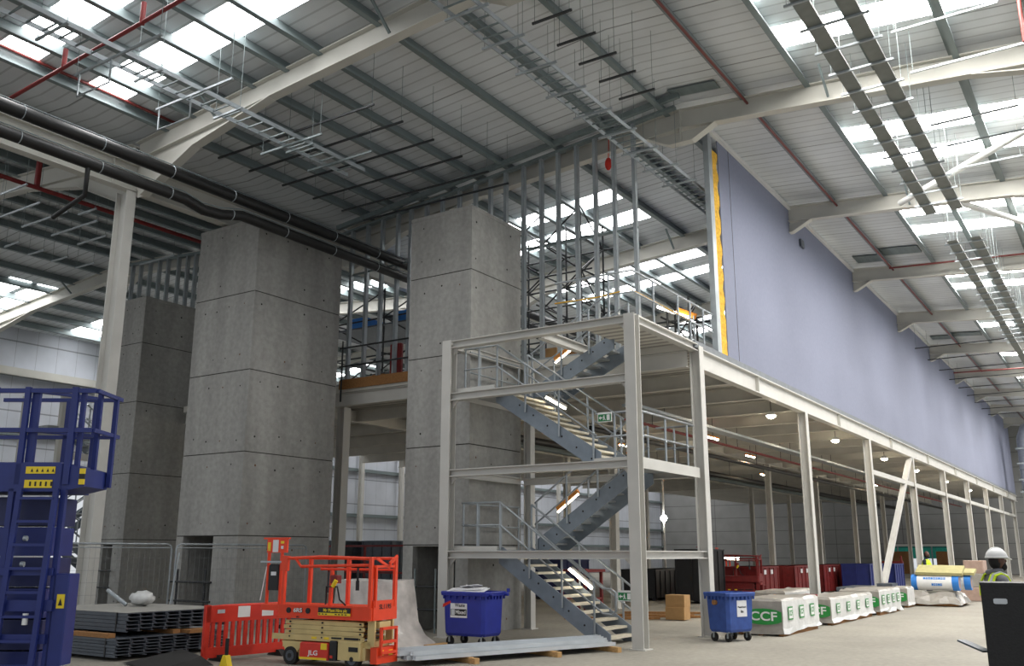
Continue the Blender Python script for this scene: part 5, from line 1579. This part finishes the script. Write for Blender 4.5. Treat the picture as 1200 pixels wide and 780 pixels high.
def person(loc, rz, label, h=1.78, helmet='white', arm_fwd=0.35, near=True):
    """local frame: +x is where the person faces, z up"""
    t = thing('person', label, 'person', loc, rz)
    k = h / 1.78
    P = lambda x, y, z: (x * k, y * k, z * k)
    pts = [P(0, 0, .95), P(0, 0, 1.12), P(.0, 0, 1.32), P(-.01, 0, 1.44), P(.01, 0, 1.52), P(.02, 0, 1.58)]
    rad = [.145, .135, .155, .1, .058, .055]
    ed = [(0, 1), (1, 2), (2, 3), (3, 4), (4, 5)]
    for s in (-1, 1):
        b = len(pts)
        pts += [P(-.01, s * .19, 1.41), P(.02 , s * .23, 1.14), P(arm_fwd * .7, s * .19, 1.02), P(arm_fwd * .95, s * .16, 1.04)]
        rad += [.075, .056, .042, .036]
        ed += [(3, b), (b, b + 1), (b + 1, b + 2), (b + 2, b + 3)]
        b = len(pts)
        pts += [P(0, s * .1, .86), P(.03, s * .11, .48), P(-.02, s * .11, .1), P(.14, s * .13, .045)]
        rad += [.095, .066, .05, .045]
        ed += [(0, b), (b, b + 1), (b + 1, b + 2), (b + 2, b + 3)]
    skin_body('body', pts, ed, [r * k for r in rad], M['jacket'] if near else M['trousers'], t)
    # trousers and boots over the legs
    for s in (-1, 1):
        MB().loft([[Vector(P(x + r * math.cos(a), s * y + r * math.sin(a), z)) for a in [2 * math.pi * i / 12 for i in range(12)]] for (x, y, z, r) in ((.0, .085, .96, .125), (.01, .1, .86, .115), (.03, .11, .48, .085), (-.01, .11, .12, .075))], True).build('trouser_leg', M['trousers'], t, world=False)
        MB().loft([[Vector(P(.05 + .13 * math.cos(a), s * .12 + .055 * math.sin(a), z)) for a in [2 * math.pi * i / 12 for i in range(12)]] for z in (.0, .06)] + [[Vector(P(.02 + .08 * math.cos(a), s * .115 + .06 * math.sin(a), .13)) for a in [2 * math.pi * i / 12 for i in range(12)]]], True).build('boot', M['rubber'], t, world=False)
    # hands: palm with fingers
    for s in (-1, 1):
        w = Vector(P(arm_fwd * .95, s * .16, 1.04))
        hp = [w, w + Vector((.05, -s * .005, 0)), w + Vector((.09, -s * .01, 0))]
        he = [(0, 1), (1, 2)]; hr = [.024, .032, .026]
        for j, (dy, ln) in enumerate(((-.03, .06), (-.01, .072), (.01, .068), (.03, .05))):
            b = len(hp)
            hp += [w + Vector((.1, dy, 0)), w + Vector((.1 + ln * .6, dy, -.012)), w + Vector((.1 + ln, dy, -.035))]
            hr += [.01, .009, .008]; he += [(2, b), (b, b + 1), (b + 1, b + 2)]
        b = len(hp)
        hp += [w + Vector((.045, -s * .045, .0)), w + Vector((.08, -s * .06, -.01))]
        hr += [.012, .009]; he += [(1, b), (b, b + 1)]
        skin_body('hand', hp, he, hr, M['skin'], t, levels=1)
    # head in profile
    hc = Vector(P(.035, 0, 1.665))
    def shape(p):
        x, y, z = p
        w = 1 - .18 * max(0, -z)
        fwd = 1.0 + (.1 * max(0, -z) if x > 0 else 0)
        return Vector((x * fwd, y * w, z))
    hd = MB().ball(hc, .098 * k, .076 * k, .125 * k, 20, 14, fn=shape).build('head', M['skin'], t, world=False)
    MB().loft([[Vector(hc + Vector(q) * k) for q in ring] for ring in (
        [(.085, -.012, .03), (.085, .012, .03), (.1, .008, .03), (.1, -.008, .03)],
        [(.09, -.018, -.01), (.09, .018, -.01), (.125, .012, -.01), (.125, -.012, -.01)],
        [(.08, -.02, -.028), (.08, .02, -.028), (.112, .014, -.026), (.112, -.014, -.026)])], True).build('nose', M['skin'], hd, world=False)
    MB().ball(hc + Vector((.07, 0, -.085)) * k, .05 * k, .06 * k, .055 * k, 14, 8).ball(hc + Vector((.085, 0, -.045)) * k, .022 * k, .04 * k, .02 * k, 12, 6).build('beard', M['hair'], hd, world=False)
    MB().ball(hc + Vector((.1, 0, -.055)) * k, .008 * k, .024 * k, .006 * k, 10, 5).build('mouth', M['plaster'], hd, world=False)
    for s in (-1, 1):
        MB().ball(hc + Vector((.086, s * .032, .018)) * k, .01 * k, .014 * k, .009 * k, 10, 6).build('eye', M['white'], hd, world=False)
        MB().ball(hc + Vector((.094, s * .032, .018)) * k, .005 * k, .007 * k, .007 * k, 8, 5).build('pupil', M['black'], hd, world=False)
        MB().ball(hc + Vector((-.005, s * .077, -.005)) * k, .02 * k, .012 * k, .032 * k, 10, 6).build('ear', M['skin'], hd, world=False)
    MB().ball(hc + Vector((-.03, 0, -.01)) * k, .082 * k, .08 * k, .115 * k, 16, 10).build('hair', M['hair'], t, world=False)
    # helmet: shell, peak, ridge
    if helmet:
        hz = hc + Vector((-.005, 0, .045)) * k
        sh = MB().ball(hz, .142 * k, .115 * k, .118 * k, 24, 10, z0=0.0)
        sh.loft([[Vector((hz.x + (r_ + .0) * k * math.cos(a) * (1.0), hz.y + r_ * .83 * k * math.sin(a), hz.z + z * k)) for a in [2 * math.pi * i / 24 for i in range(24)]] for (r_, z) in ((.142, .012), (.15, .0), (.15, -.018), (.14, -.012))], True, caps=False)
        hm = sh.build('helmet', M[helmet], t, world=False)
        MB().loft([[hz + Vector((.1, y, -.012)) * k for y in (-.09, -.05, 0, .05, .09)] + [hz + Vector((.09, y, .006)) * k for y in (.09, .05, 0, -.05, -.09)],
                   [hz + Vector(q) * k for q in ((.155, -.075, -.03), (.19, -.045, -.036), (.2, 0, -.038), (.19, .045, -.036), (.155, .075, -.03), (.15, .075, -.02), (.18, .045, -.026), (.19, 0, -.028), (.18, -.045, -.026), (.15, -.075, -.02))]], False).build('peak', M[helmet], hm, world=False)
        MB().path([hz + Vector((.13 * math.cos(a), 0, .122 * math.sin(a))) * k for a in [math.pi * (i + .8) / 11 for i in range(10)]], .012 * k, 6).build('ridge', M[helmet], hm, world=False)
    # hi vis vest over the torso
    def ring(z, rx, ry, x=0.0):
        return [Vector(P(x + rx * math.cos(a), ry * math.sin(a), z)) for a in [2 * math.pi * i / 20 for i in range(20)]]
    if near:
        # open vest: two shoulder straps with piping and a lower body band
        m = MB().loft([ring(.86, .175, .21), ring(1.0, .168, .2), ring(1.15, .165, .205), ring(1.28, .175, .215)], True, caps=False)
        v = m.build('vest', M['hivis'], t, world=False)
        for s in (-1, 1):
            p0 = [P(-.165, s * .14, 1.2), P(-.16, s * .135, 1.36), P(-.1, s * .125, 1.475), P(.0, s * .12, 1.505), P(.09, s * .125, 1.46), P(.15, s * .12, 1.34), P(.17, s * .12, 1.2)]
            a = MB()
            for q0, q1 in zip(p0, p0[1:]):
                a.bar(q0, q1, .085 * k, .016 * k, (Vector(q0) + Vector(q1)) / 2 - Vector(P(0, 0, 1.2)))
            a.build('vest_strap', M['hivis'], v, world=False)
            a = MB()
            for q0, q1 in zip(p0, p0[1:]):
                n_ = ((Vector(q0) + Vector(q1)) / 2 - Vector(P(0, 0, 1.2))).normalized() * .012
                a.bar(Vector(q0) + n_, Vector(q1) + n_, .03 * k, .008 * k, n_)
            a.build('reflective_tape', M['reflect'], v, world=False)
        MB().loft([ring(1.0, .176, .212), ring(1.06, .176, .212)], True, caps=False).build('reflective_band', M['reflect'], v, world=False)
        MB().path([Vector(P(-.02 + .085 * math.cos(a), .085 * math.sin(a), 1.52 + .012 * math.cos(a))) for a in [2 * math.pi * i / 14 for i in range(14)]], .03 * k, 8, closed=True).build('collar', M['jacket'], t, world=False)
    else:
        v = MB().loft([ring(.86, .17, .2), ring(1.1, .165, .205), ring(1.3, .175, .22), ring(1.42, .13, .2), ring(1.49, .08, .1)], True, caps=False).build('vest', M['hivis'], t, world=False)
        MB().loft([ring(1.02, .176, .213), ring(1.08, .176, .213)], True, caps=False).build('reflective_band', M['reflect'], v, world=False)
    return t


person((14.4, 1.68, 0), R(-56.4), 'person in a white helmet, grey jacket and yellow vest straps behind the black cabinet', h=1.78)
person((41.6, 7.35, 0), R(-100), 'distant person in a yellow vest, bareheaded, standing by the far mezzanine columns', h=1.84, helmet=None, near=False)

# ---------------------------------------------------------------- light
w = bpy.data.worlds.new('overcast')
SC.world = w
w.use_nodes = True
bg = w.node_tree.nodes['Background']
tc = w.node_tree.nodes.new('ShaderNodeTexCoord')
sx = w.node_tree.nodes.new('ShaderNodeSeparateXYZ')
rp = w.node_tree.nodes.new('ShaderNodeValToRGB')
w.node_tree.links.new(tc.outputs['Generated'], sx.inputs[0])
w.node_tree.links.new(sx.outputs['Z'], rp.inputs['Fac'])
rp.color_ramp.elements[0].color = (0.92, 0.96, 1.0, 1)
rp.color_ramp.elements[1].color = (0.86, 0.92, 1.0, 1)
w.node_tree.links.new(rp.outputs['Color'], bg.inputs['Color'])
bg.inputs['Strength'].default_value = 0.6
SC.view_settings.view_transform = 'Standard'
SC.view_settings.look = 'None'
SC.view_settings.exposure = 0.3
